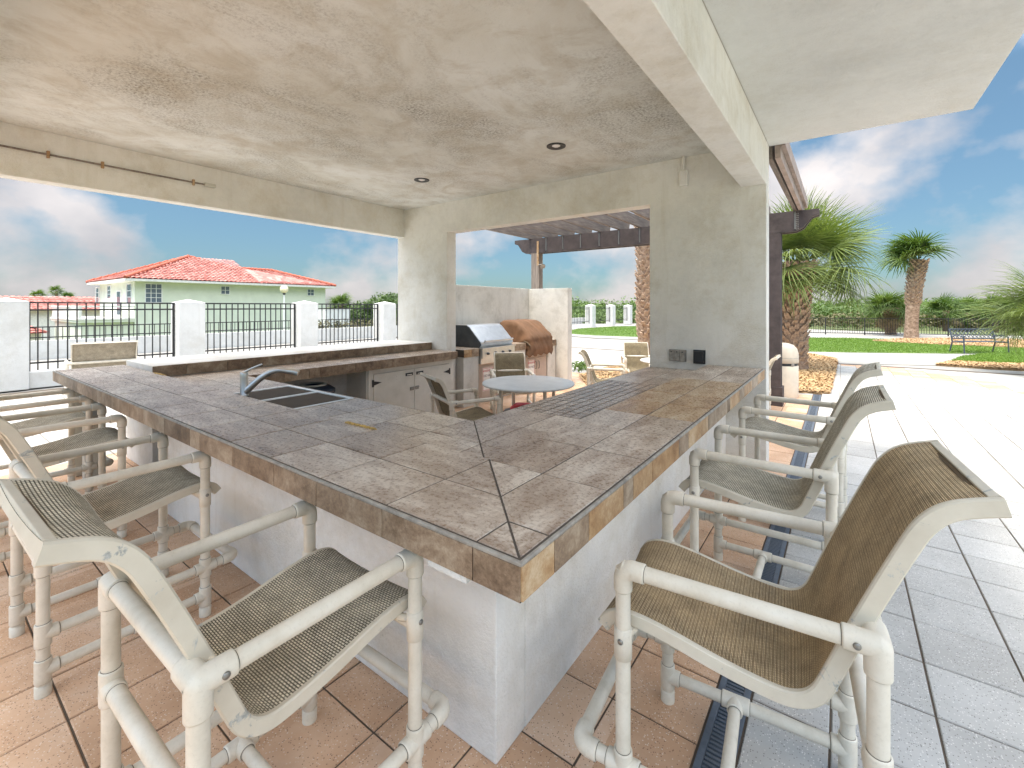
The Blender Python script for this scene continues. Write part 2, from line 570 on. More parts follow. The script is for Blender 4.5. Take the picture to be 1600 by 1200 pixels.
    f = t.noise(v, 16, 4, 0.8)
    t.color(t.ramp(f, [(0.3, (0.24, 0.12, 0.05)), (0.5, (0.50, 0.32, 0.16)), (0.7, (0.68, 0.52, 0.32))]))
    M['mulch_chip'] = t.m
    plain('mulch_soil', (0.36, 0.23, 0.12), 0.95, 0, 0.35, 9, 0.6, 40)
    t = NT('ground_earth', 0.95)
    v = t.coord('World')
    t.color(t.ramp(t.noise(v, 0.12, 8, 0.65), [(0.35, (0.06, 0.085, 0.03)), (0.55, (0.11, 0.14, 0.05)), (0.7, (0.22, 0.21, 0.12))]))
    M['ground_earth'] = t.m


make_materials()


# ------------------------------------------------------------------ mesh helpers
class MB:
    """collects faces for one mesh"""

    def __init__(self):
        self.v = []
        self.f = []
        self.smooth = []
        self.mi = []
        self.cur = 0

    def add(self, vs, fs, smooth=False, M4=None):
        o = len(self.v)
        self.v += [tuple((M4 @ Vector(p))) for p in vs] if M4 is not None else [tuple(p) for p in vs]
        for f in fs:
            self.f.append(tuple(i + o for i in f))
            self.smooth.append(smooth)
            self.mi.append(self.cur)
        return o

    def box(self, c, s, M4=None, bev=0.0):
        x, y, z = c
        a, b, d = s[0] / 2, s[1] / 2, s[2] / 2
        if bev <= 0:
            vs = [(x + i * a, y + j * b, z + k * d) for k in (-1, 1) for j in (-1, 1) for i in (-1, 1)]
            fs = [(0, 2, 3, 1), (4, 5, 7, 6), (0, 1, 5, 4), (2, 6, 7, 3), (0, 4, 6, 2), (1, 3, 7, 5)]
            self.add(vs, fs, False, M4)
            return self
        bm = bmesh.new()
        bmesh.ops.create_cube(bm, size=1.0)
        bmesh.ops.scale(bm, vec=s, verts=bm.verts)
        bmesh.ops.bevel(bm, geom=bm.edges[:], offset=bev, segments=2, profile=0.6, affect='EDGES')
        bmesh.ops.translate(bm, vec=c, verts=bm.verts)
        bm.verts.index_update()
        self.add([p.co[:] for p in bm.verts], [[q.index for q in f.verts] for f in bm.faces], False, M4)
        bm.free()
        return self

    def span(self, lo, hi, M4=None, bev=0.0):
        return self.box([(p + q) / 2 for p, q in zip(lo, hi)], [abs(q - p) for p, q in zip(lo, hi)], M4, bev)

    def tube(self, pts, r, n=16, caps=True, closed=False):
        pts = [Vector(p) for p in pts]
        rs = r if isinstance(r, (list, tuple)) else [r] * len(pts)
        N = len(pts)
        tan = []
        for i in range(N):
            a = pts[max(i - 1, 0)] if not closed else pts[(i - 1) % N]
            b = pts[min(i + 1, N - 1)] if not closed else pts[(i + 1) % N]
            d = (b - a)
            tan.append(d.normalized() if d.length > 1e-9 else Vector((0, 0, 1)))
        ref = Vector((0, 0, 1)) if abs(tan[0].z) < 0.9 else Vector((1, 0, 0))
        nrm = (ref - tan[0] * ref.dot(tan[0])).normalized()
        vs = []
        for i in range(N):
            nrm = (nrm - tan[i] * nrm.dot(tan[i]))
            nrm = nrm.normalized() if nrm.length > 1e-6 else tan[i].orthogonal().normalized()
            bi = tan[i].cross(nrm)
            for k in range(n):
                a = 2 * math.pi * k / n
                vs.append(pts[i] + (nrm * math.cos(a) + bi * math.sin(a)) * rs[i])
        fs = []
        for i in range(N if closed else N - 1):
            j = (i + 1) % N
            for k in range(n):
                q = (k + 1) % n
                fs.append((i * n + k, i * n + q, j * n + q, j * n + k))
        self.add(vs, fs, True)
        if caps and not closed:
            self.add(vs[:n], [tuple(range(n))[::-1]], False)
            self.add(vs[-n:], [tuple(range(n))], False)
        return self

    def lathe(self, prof, n=32, c=(0, 0, 0), smooth=True):
        vs = []
        for r, z in prof:
            for k in range(n):
                a = 2 * math.pi * k / n
                vs.append((c[0] + r * math.cos(a), c[1] + r * math.sin(a), c[2] + z))
        fs = []
        for i in range(len(prof) - 1):
            for k in range(n):
                q = (k + 1) % n
                fs.append((i * n + k, i * n + q, (i + 1) * n + q, (i + 1) * n + k))
        self.add(vs, fs, smooth)
        return self

    def prism(self, poly, z0, z1, ch=0.0):
        """vertical prism from a 2D polygon (ccw), top edge chamfered"""
        n = len(poly)
        ar = sum(poly[i][0] * poly[(i + 1) % n][1] - poly[(i + 1) % n][0] * poly[i][1] for i in range(n))
        if ar < 0:
            poly = poly[::-1]
        if ch > 0:
            top = inset(poly, ch)
            vs = [(*p, z0) for p in poly] + [(*p, z1 - ch) for p in poly] + [(*p, z1) for p in top]
            rings = 3
        else:
            vs = [(*p, z0) for p in poly] + [(*p, z1) for p in poly]
            rings = 2
        fs = [tuple(range(n))[::-1], tuple(range((rings - 1) * n, rings * n))]
        for r in range(rings - 1):
            for k in range(n):
                q = (k + 1) % n
                fs.append((r * n + k, r * n + q, (r + 1) * n + q, (r + 1) * n + k))
        self.add(vs, fs, False)
        return self

    def extrude(self, prof, axis, a, b):
        """prof: 2D points; axis 0: (y,z) swept in x, 1: (x,z) swept in y, 2: (x,y) swept in z"""
        n = len(prof)

        def P(p, t):
            return (t, p[0], p[1]) if axis == 0 else (p[0], t, p[1]) if axis == 1 else (p[0], p[1], t)
        vs = [P(p, a) for p in prof] + [P(p, b) for p in prof]
        fs = [tuple(range(n)), tuple(range(n, 2 * n))[::-1]]
        for k in range(n):
            q = (k + 1) % n
            fs.append((k, q, n + q, n + k))
        self.add(vs, fs, False)
        return self

    def mesh(self, name, mat, fix=True, auto=40):
        me = bpy.data.meshes.new(name)
        me.from_pydata(self.v, [], self.f)
        if any(self.mi) and len(self.mi) == len(self.f):
            me.polygons.foreach_set('material_index', self.mi)
        if any(self.smooth):
            me.polygons.foreach_set('use_smooth', self.smooth)
        if fix:
            bm = bmesh.new()
            bm.from_mesh(me)
            bmesh.ops.recalc_face_normals(bm, faces=bm.faces)
            bm.to_mesh(me)
            bm.free()
        if mat:
            for mm in (mat if isinstance(mat, (list, tuple)) else [mat]):
                me.materials.append(M[mm])
        me.update()
        return me

    def build(self, name, mat, parent=None, loc=None, rot=None, fix=True):
        return put(name, self.mesh(name, mat, fix), parent, loc, rot)


def inset(poly, d):
    n = len(poly)
    out = []
    for i in range(n):
        p0 = Vector(poly[i - 1])
        p1 = Vector(poly[i])
        p2 = Vector(poly[(i + 1) % n])
        e1 = (p1 - p0).normalized()
        e2 = (p2 - p1).normalized()
        n1 = Vector((-e1.y, e1.x))
        n2 = Vector((-e2.y, e2.x))
        k = n1 + n2
        den = max(0.2, 1 + n1.dot(n2))
        q = p1 + k * (d / den)
        out.append((q.x, q.y))
    return out


def put(name, me, parent=None, loc=None, rot=None):
    o = bpy.data.objects.new(name, me)
    COL.objects.link(o)
    if parent is not None:
        o.parent = parent
    if loc is not None:
        o.location = loc
    if rot is not None:
        o.rotation_euler = rot
    return o


def tag(o, label=None, cat=None, group=None, kind=None):
    if label:
        o['label'] = label
    if cat:
        o['category'] = cat
    if group:
        o['group'] = group
    if kind:
        o['kind'] = kind
    return o


def thing(name, label, cat, loc=(0, 0, 0), rz=0.0, group=None):
    o = bpy.data.objects.new(name, None)
    o.empty_display_size = 0.2
    o.location = loc
    o.rotation_euler = (0, 0, rz)
    COL.objects.link(o)
    return tag(o, label, cat, group)


def copy_tree(o, parent=None):
    c = o.copy()
    COL.objects.link(c)
    c.parent = parent
    for ch in KIDS.get(o.name, [q for q in o.children]):
        copy_tree(ch, c)
    return c


KIDS = {}


def np_mesh(name, verts, faces, mat, parent=None):
    """verts (N,3), faces (M,k) arrays"""
    me = bpy.data.meshes.new(name)
    nv, nf, k = len(verts), len(faces), faces.shape[1]
    me.vertices.add(nv)
    me.vertices.foreach_set('co', np.asarray(verts, np.float32).ravel())
    me.loops.add(nf * k)
    me.loops.foreach_set('vertex_index', np.asarray(faces, np.int32).ravel())
    me.polygons.add(nf)
    me.polygons.foreach_set('loop_start', np.arange(0, nf * k, k, dtype=np.int32))
    me.update(calc_edges=True)
    me.materials.append(M[mat])
    return put(name, me, parent)


def in_poly(P, poly):
    x, y = P[:, 0], P[:, 1]
    ins = np.zeros(len(P), bool)
    n = len(poly)
    for i in range(n):
        x1, y1 = poly[i]
        x2, y2 = poly[(i + 1) % n]
        c = ((y1 > y) != (y2 > y)) & (x < (x2 - x1) * (y - y1) / (y2 - y1 + 1e-12) + x1)
        ins ^= c
    return ins


def scatter(poly, n):
    a = np.array(poly)
    lo, hi = a.min(0), a.max(0)
    out = np.zeros((0, 2))
    while len(out) < n:
        p = nrg.uniform(lo, hi, (n * 2, 2))
        out = np.vstack([out, p[in_poly(p, poly)]])
    return out[:n]

# ================================================================== THE SETTING
def pix(pts, z=0.0):
    return [(p.x, p.y) for p in (at(u, v, z=z) for u, v in pts)]


def build_ground():
    n = 130
    ax = np.concatenate([np.linspace(-420, -60, 30), np.linspace(-55, 60, 60), np.linspace(66, 420, 40)])
    ay = np.concatenate([np.linspace(-120, -20, 14), np.linspace(-15, 95, 70), np.linspace(100, 620, 46)])
    X, Y = np.meshgrid(ax, ay, indexing='ij')
    Z = np.full_like(X, -0.09)
    left = np.clip((-23.5 - X) / 4.0, 0, 1)
    Z -= left * 3.3 * np.clip((60 - Y) / 25, 0, 1)
    dune = np.clip((Y - 39) / 16, 0, 1) * np.clip((X + 70) / 40, 0.0, 1)
    Z += dune * (-0.5 + 0.8 * np.sin(X * 0.09 + 1) * np.sin(Y * 0.07) + 0.5 * np.sin(X * 0.21 + Y * 0.13))
    Z += np.clip((Y - 120) / 150, 0, 1) * 2.6 * (0.7 + 0.3 * np.sin(X * 0.02 + 0.6))
    V = np.stack([X, Y, Z], -1).reshape(-1, 3)
    a, b = len(ax), len(ay)
    idx = np.arange(a * b).reshape(a, b)
    F = np.stack([idx[:-1, :-1], idx[1:, :-1], idx[1:, 1:], idx[:-1, 1:]], -1).reshape(-1, 4)
    o = np_mesh('ground', V, F, 'ground_earth')
    o.data.polygons.foreach_set('use_smooth', [True] * len(F))
    tag(o, kind='structure')
    # pale concrete apron round the deck
    m = MB()
    m.prism([(-21.4, -8), (6, -8), (14, 17.3), (9.3, 37.9), (-21.4, 49)], -0.07, -0.03)
    tag(m.build('pavement', 'concrete'), kind='structure')


build_ground()

MULCH1 = pix([(1150, 556), (1262, 553), (1306, 561), (1309, 566), (1305, 585), (1297, 616), (1235, 614), (1150, 611)])
PX, PY = 0.3605, 0.363


def build_deck():
    deck = MB().span((-13.5, -4.0, -0.028), (11.5, 17.1, -0.007)).build('deck', 'joint_sand')
    tag(deck, kind='structure')
    g = 0.0042
    xs_white = [-0.325, -0.04] + [-0.04 + PX * k for k in range(1, 32)]
    xs_pink = [-0.462 - PX * k for k in range(0, 19)]
    xs_left = [xs_pink[-1] - PX * k for k in range(0, 19)]
    ys = [1.151 + PY * k for k in range(-14, 44)]
    full = {}

    def rect_mesh(w, h, mat):
        key = (round(w, 3), round(h, 3), mat)
        if key not in full:
            full[key] = MB().prism([(-w / 2, -h / 2), (w / 2, -h / 2), (w / 2, h / 2), (-w / 2, h / 2)], -0.026, 0.0, 0.004).mesh('paver', mat, fix=False)
        return full[key]
    bar_solid = [(-4.7, -1.06, 1.34, 1.54), (-1.25, -1.056, 1.34, 5.5), (-1.92, -0.655, 5.5, 5.72), (-6.66, -5.4, 5.5, 5.72)]
    cells = []
    for a, b, zone in ([(xs_white[i], xs_white[i + 1], 'w') for i in range(len(xs_white) - 1)] +
                       [(xs_pink[i + 1], xs_pink[i], 'p') for i in range(len(xs_pink) - 1)] +
                       [(xs_left[i + 1], xs_left[i], 'l') for i in range(len(xs_left) - 1)]):
        for j in range(len(ys) - 1):
            y0, y1 = ys[j], ys[j + 1]
            if y0 < -3.9 or y1 > 17.08 or b > 11.4 or a < -13.4:
                continue
            cx, cy = (a + b) / 2, (y0 + y1) / 2
            if any(q[0] < a and b < q[1] and q[2] < y0 and y1 < q[3] for q in bar_solid):
                continue
            mat = 'paver_pink' if zone == 'p' else 'paver_white'
            if zone == 'w' and abs(cy + 1.18 * cx - 17.4) < 0.85 and cy > 9:
                mat = 'paver_pink'
            if zone == 'p' and cy > 10.7:
                mat = 'paver_white'
            cells.append((a + g, b - g, y0 + g, y1 - g, mat, cx, cy))
    near = {'paver_pink': [], 'paver_white': []}
    for k, (a, b, y0, y1, mat, cx, cy) in enumerate(cells):
        d = cx * FV.x + cy * FV.y
        if d < 0.5:
            continue
        u = 800 + 704 * (cx * RV.x + cy * RV.y) / d
        v = 479 + 704 * CAM_H / d
        hid = -5.6 < cx < -1.4 and 1.6 < cy < 5.0
        if -40 < u < 1640 and v < 1260 and not hid and not in_poly(np.array([[cx, cy]]), MULCH1)[0]:
            near[mat].append((d, k))
    single = set()
    for mat in near:
        single |= {k for d, k in sorted(near[mat])[:292]}
    rest = {'paver_pink': MB(), 'paver_white': MB()}
    for k, (a, b, y0, y1, mat, cx, cy) in enumerate(cells):
        if k in single:
            o = put('paver', rect_mesh(b - a, y1 - y0, mat), deck, (cx, cy, rng.uniform(-0.0016, 0.0016)))
            o.rotation_euler = (rng.uniform(-.004, .004), rng.uniform(-.004, .004), rng.uniform(-.003, .003))
        else:
            rest[mat].prism([(a, y0), (b, y0), (b, y1), (a, y1)], -0.026, rng.uniform(-0.0015, 0.0015))
    for mat in rest:
        tag(rest[mat].build('paver_field', mat, deck, fix=False), kind='stuff')


build_deck()


def build_drain():
    t = thing('drain_channel', 'grey slotted drain grate strip running between pink and white pavers', 'drain', (0, 0, 0))
    x0, x1, y0, y1 = -0.456, -0.330, -1.0, 10.72
    MB().span((x0, y0, -0.05), (x1, y1, -0.022)).build('channel_floor', 'black_plastic', t)
    for xa, xb in ((x0, x0 + 0.026), (x1 - 0.026, x1)):
        MB().span((xa, y0, -0.0215), (xb, y1, 0.003), bev=0.003).build('edge_rail', 'grate_plastic', t)
    sl = MB().box((0, 0, 0), (x1 - x0 - 0.054, 0.0115, 0.014), bev=0.002).mesh('slat', 'grate_plastic')
    pitch = 0.0205
    rest = MB()
    n = int((y1 - y0) / pitch)
    xc = (x0 + x1) / 2
    for i in range(n):
        y = y0 + pitch * (i + 0.5)
        if 1.25 < y < 6.6:
            put('slat', sl, t, (xc, y, -0.0055))
        else:
            rest.box((xc, y, -0.0055), (x1 - x0 - 0.054, 0.0115, 0.014))
    tag(rest.build('slat_run', 'grate_plastic', t), kind='stuff')


build_drain()


def grass_on(poly, n, z, name, label, h=0.05):
    P = scatter(poly, n)
    ang = nrg.uniform(0, 2 * np.pi, n)
    hh = nrg.uniform(0.6, 1.3, n) * h
    w = 0.012
    lean = nrg.normal(0, 0.03, (n, 2))
    A = np.stack([P[:, 0] - np.cos(ang) * w, P[:, 1] - np.sin(ang) * w, np.full(n, z)], 1)
    B = np.stack([P[:, 0] + np.cos(ang) * w, P[:, 1] + np.sin(ang) * w, np.full(n, z)], 1)
    C = np.stack([P[:, 0] + lean[:, 0], P[:, 1] + lean[:, 1], z + hh], 1)
    V = np.stack([A, B, C], 1).reshape(-1, 3)
    F = np.arange(3 * n).reshape(n, 3)
    o = np_mesh(name, V, F, 'grass_blade')
    tag(o, label, 'grass', kind='stuff')


def chips_on(poly, n, z, name, label):
    P = scatter(poly, n)
    ang = nrg.uniform(0, 2 * np.pi, n)
    L = nrg.uniform(0.02, 0.055, n)
    W = nrg.uniform(0.010, 0.022, n)
    T = nrg.uniform(-0.018, 0.018, n)
    dx, dy = np.cos(ang), np.sin(ang)
    zz = z + nrg.uniform(0.006, 0.03, n)
    def q(a, b, k):
        return np.stack([P[:, 0] + dx * L * a - dy * W * b, P[:, 1] + dy * L * a + dx * W * b, zz + T * a + k], 1)
    V = np.stack([q(-1, -1, 0), q(1, -1, .004), q(1, 1, 0), q(-1, 1, .006)], 1).reshape(-1, 3)
    F = np.arange(4 * n).reshape(n, 4)
    tag(np_mesh(name, V, F, 'mulch_chip'), label, 'mulch', kind='stuff')


def mound(name, poly, z0, z1, mat):
    cx = sum(p[0] for p in poly) / len(poly)
    cy = sum(p[1] for p in poly) / len(poly)
    m = MB()
    m.prism(poly, z0, z1, 0.01)
    tag(m.build(name, mat), kind='structure')


def build_landscape():
    LAWN1 = pix([(1150, 526.5), (1340, 528.5), (1380, 530), (1640, 537), (1680, 548), (1600, 551), (1470, 551.5), (1330, 550), (1150, 547)])
    mound('lawn', LAWN1, -0.06, 0.0, 'grass_soil')
    grass_on(LAWN1, 42000, 0.0, 'lawn_grass', 'bright green lawn strip behind the concrete walk and palm bed')
    LAWN2 = pix([(1484, 566), (1500, 558), (1540, 553), (1640, 550), (1700, 560), (1660, 571), (1560, 569)])
    mound('lawn', LAWN2, -0.06, 0.012, 'grass_soil')
    grass_on(LAWN2, 16000, 0.012, 'lawn_grass', 'small green lawn patch in front of the dark bench')
    LAWN3 = pix([(870, 521), (905, 514.5), (960, 511), (1030, 510), (1060, 526), (1000, 527.5), (930, 525)])
    mound('lawn', LAWN3, -0.06, 0.05, 'grass_soil')
    grass_on(LAWN3, 16000, 0.05, 'lawn_grass', 'oval green lawn seen through the opening beyond the grills')
    m = MB()
    ring = pix([(860, 523), (905, 512.5), (960, 509), (1040, 508), (1075, 528), (1000, 531), (930, 528.5)])
    m.prism(ring, -0.06, 0.03)
    tag(m.build('kerb', 'concrete'), kind='structure')
    m = MB()
    m.prism(pix([(1150, 546.5), (1330, 550.5), (1470, 552), (1500, 557), (1484, 564), (1462, 570), (1310, 567.5), (1262, 552), (1150, 555)]), -0.06, -0.012)
    tag(m.build('sidewalk', 'concrete'), kind='structure')
    m = MB()
    m.prism(pix([(1100, 520), (1700, 523.5), (1700, 532), (1380, 529.4), (1100, 526)]), -0.06, -0.016)
    tag(m.build('path', 'concrete'), kind='structure')
    MULCH2 = pix([(1362, 533), (1400, 530), (1480, 529), (1600, 531), (1660, 538), (1600, 544), (1500, 540), (1430, 537)])
    mound('mulch_bed', MULCH2, -0.06, 0.035, 'mulch_soil')
    chips_on(MULCH2, 9000, 0.033, 'mulch', 'tan wood mulch round the tall leaning palm')
    mound('mulch_bed', MULCH1, -0.06, 0.02, 'mulch_soil')
    chips_on(MULCH1, 26000, 0.018, 'mulch', 'orange bark mulch bed under the big fan palm by the post')
    MULCH3 = pix([(1462, 570), (1484, 565), (1560, 568.5), (1680, 570), (1680, 582), (1550, 576)])
    mound('mulch_bed', MULCH3, -0.06, 0.016, 'mulch_soil')
    chips_on(MULCH3, 7000, 0.014, 'mulch', 'tan mulch border along the small lawn patch')
    MULCH4 = pix([(905, 588), (960, 572), (1020, 560), (1100, 560), (1100, 585), (1000, 600), (920, 606)])
    mound('mulch_bed', MULCH4, -0.06, 0.02, 'mulch_soil')
    chips_on(MULCH4, 16000, 0.018, 'mulch', 'orange mulch bed seen through the opening behind the chairs')


build_landscape()

# ================================================================== THE PAVILION
def build_pavilion():
    t = thing('pavilion', 'cream stucco open pavilion roof with stained ceiling, beams and wall piers', 'pavilion')
    yf, ye = 0.20, -1.5          # front beam, front roof edge
    MB().span((-6.48, yf, 3.5), (-0.90, 5.5, 3.72)).build('ceiling', 'ceiling_stucco', t)
    m = MB()
    m.extrude([(-0.66, 3.05), (-0.655, 3.056), (-0.655, 3.509), (-0.90, 3.509), (-0.90, 3.056), (-0.895, 3.05)], 1, -0.05, 5.499)
    m.build('beam', 'stucco_wall', t)
    m = MB()
    m.extrude([(-6.66, 3.0), (-6.485, 3.0), (-6.48, 3.006), (-6.48, 3.499), (-6.665, 3.499), (-6.665, 3.006)], 1, -0.05, 5.499)
    m.build('beam', 'stucco_wall', t)
    MB().span((-6.479, -0.05, 3.03), (-0.901, yf - 0.002, 3.505)).build('beam', 'stucco_wall', t)
    MB().span((-1.92, 5.5, 0), (-0.655, 5.72, 3.72), bev=0.006).build('pier', 'stucco_wall', t)
    MB().span((-6.66, 5.5, 0), (-5.40, 5.72, 3.72), bev=0.006).build('pier', 'stucco_wall', t)
    MB().span((-5.405, 5.502, 3.0), (-1.915, 5.718, 3.71)).build('header', 'stucco_wall', t)
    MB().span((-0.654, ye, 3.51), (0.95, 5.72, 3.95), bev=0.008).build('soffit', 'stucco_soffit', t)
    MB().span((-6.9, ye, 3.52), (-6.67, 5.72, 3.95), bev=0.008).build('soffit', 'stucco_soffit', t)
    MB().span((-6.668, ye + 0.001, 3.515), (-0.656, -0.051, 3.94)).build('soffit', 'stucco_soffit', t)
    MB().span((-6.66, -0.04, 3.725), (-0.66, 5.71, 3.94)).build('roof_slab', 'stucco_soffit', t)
    for x0, x1 in ((-6.66, -6.3), (-1.0, -0.655)):
        MB().span((x0, -0.40, 0), (x1, -0.052, 3.512), bev=0.006).build('pier', 'stucco_wall', t) if x0 < -3 else None
    # thin crack bead along the soffit seam
    MB().span((-0.6535, -0.05, 3.506), (-0.650, 5.5, 3.512)).build('seam_bead', 'grout_light', t)


build_pavilion()


def build_pavilion_fittings():
    spots = [(at(869, 228, z=3.5), 'black recessed ceiling light nearer the right beam', True),
             (at(659, 281, z=3.5), 'black recessed ceiling light nearer the left pier', True),
             (at(668, 224, z=3.5), 'round blank cover plate painted in with the ceiling', False)]
    for p, lab, lit in spots:
        t = thing('recessed_light' if lit else 'cover_plate', lab, 'ceiling light' if lit else 'cover plate', (p.x, p.y, 3.5), group='ceiling fittings')
        if lit:
            MB().lathe([(0.058, -0.001), (0.098, -0.012), (0.105, -0.008), (0.105, 0.0)], 32).build('trim_ring', 'black_plastic', t)
            MB().lathe([(0.0, -0.0005), (0.06, -0.0005)], 32).build('baffle', 'black_plastic', t)
            MB().lathe([(0.0, -0.011), (0.03, -0.009), (0.046, -0.001)], 24).build('lens', 'sign_white', t)
        else:
            MB().lathe([(0.0, -0.008), (0.095, -0.008), (0.102, -0.004), (0.104, 0.0)], 32).build('plate', 'ceiling_stucco', t)
    # rusty conduit on the left beam
    t = thing('conduit', 'thin rusty conduit pipe clipped along the left beam', 'pipe')
    z = 3.29
    a, b = at(-60, 206, x=-6.47), at(333, 287, x=-6.47)
    za = 3.27
    MB().tube([(-6.462, -1.5, za), (-6.462, b.y, za)], 0.010, 10).build('pipe', 'wood_grey', t)
    for y in (0.9, at(160, 252, x=-6.47).y, at(302, 281, x=-6.47).y):
        MB().span((-6.479, y - 0.012, za - 0.035), (-6.448, y + 0.012, za + 0.035), bev=0.003).build('bracket', 'fascia_orange', t)
    MB().span((-6.479, b.y - 0.10, za - 0.022), (-6.435, b.y + 0.02, za + 0.022), bev=0.005).build('end_box', 'ring_pale', t)
    # painted junction box on the right pier
    t = thing('junction_box', 'painted conduit and junction box high on the right pier', 'electrical box', (-1.505, 5.5, 3.15))
    MB().tube([(0, -0.03, 0.35), (0, -0.03, 0.17)], 0.022, 14).build('conduit', 'stucco_wall', t)
    MB().span((-0.045, -0.06, 0.0), (0.045, -0.001, 0.19), bev=0.012).build('box', 'stucco_wall', t)
    MB().span((-0.036, -0.066, 0.012), (0.036, -0.059, 0.178), bev=0.003).build('cover', 'stucco_wall', t)
    # outlets over the counter
    t = thing('outlet_box', 'grey triple weatherproof outlet box on pier above counter', 'outlet', (-1.58, 5.5, 1.075))
    MB().span((-0.10, -0.022, 0.01), (0.10, -0.001, 0.15), bev=0.004).build('back_plate', 'steel_bolt', t)
    for i in range(3):
        o = MB().span((-0.094 + i * 0.064, -0.045, 0.016), (-0.034 + i * 0.064, -0.022, 0.144), bev=0.006).build('cover', 'trim_grey', t)
        MB().span((-0.072 + i * 0.064, -0.049, 0.118), (-0.056 + i * 0.064, -0.045, 0.13)).build('latch', 'black_plastic', o)
    t = thing('outlet_box', 'black square weatherproof outlet cover on pier above counter', 'outlet', (-1.335, 5.5, 1.073))
    MB().span((-0.066, -0.02, 0.0), (0.066, -0.001, 0.16), bev=0.004).build('back_plate', 'black_plastic', t)
    MB().span((-0.056, -0.06, 0.012), (0.056, -0.02, 0.148), bev=0.012).build('hood', 'black_plastic', t)


build_pavilion_fittings()

# ================================================================== THE BAR
BX, BY = -0.675, 0.96          # outer corner of the raised top
ZR, ZL = 1.07, 0.995           # raised and lower tile faces
W1, W2 = 0.575, 1.25           # raised inner edge, lower inner edge
LA, RA = 5.95, 4.535           # arm lengths from the corner


def arm_pt(arm, u, w):
    return (BX - u, BY + w) if arm == 'left' else (BX - w, BY + u)


def clip_half(poly, a, b, c):
    """keep a*x+b*y<=c"""
    out = []
    n = len(poly)
    for i in range(n):
        p, q = poly[i], poly[(i + 1) % n]
        fp, fq = a * p[0] + b * p[1] - c, a * q[0] + b * q[1] - c
        if fp <= 0:
            out.append(p)
        if fp * fq < 0:
            t = fp / (fp - fq)
            out.append((p[0] + (q[0] - p[0]) * t, p[1] + (q[1] - p[1]) * t))
    return out


def poly_area(p):
    return 0.5 * abs(sum(p[i][0] * p[(i + 1) % len(p)][1] - p[(i + 1) % len(p)][0] * p[i][1] for i in range(len(p))))


def tile_piece(t, poly, z0, z1, mat, gap=0.0036, name='tile'):
    if len(poly) < 3 or poly_area(poly) < 2e-4:
        return
    ar = sum(poly[i][0] * poly[(i + 1) % len(poly)][1] - poly[(i + 1) % len(poly)][0] * poly[i][1] for i in range(len(poly)))
    if ar < 0:
        poly = poly[::-1]
    poly = inset(poly, gap)
    cx = sum(p[0] for p in poly) / len(poly)
    cy = sum(p[1] for p in poly) / len(poly)
    m = MB()
    m.prism([(p[0] - cx, p[1] - cy) for p in poly], z0, z1 + rng.uniform(-0.0006, 0.0006), 0.0022)
    return m.build(name, mat, t, (cx, cy, 0), fix=False)


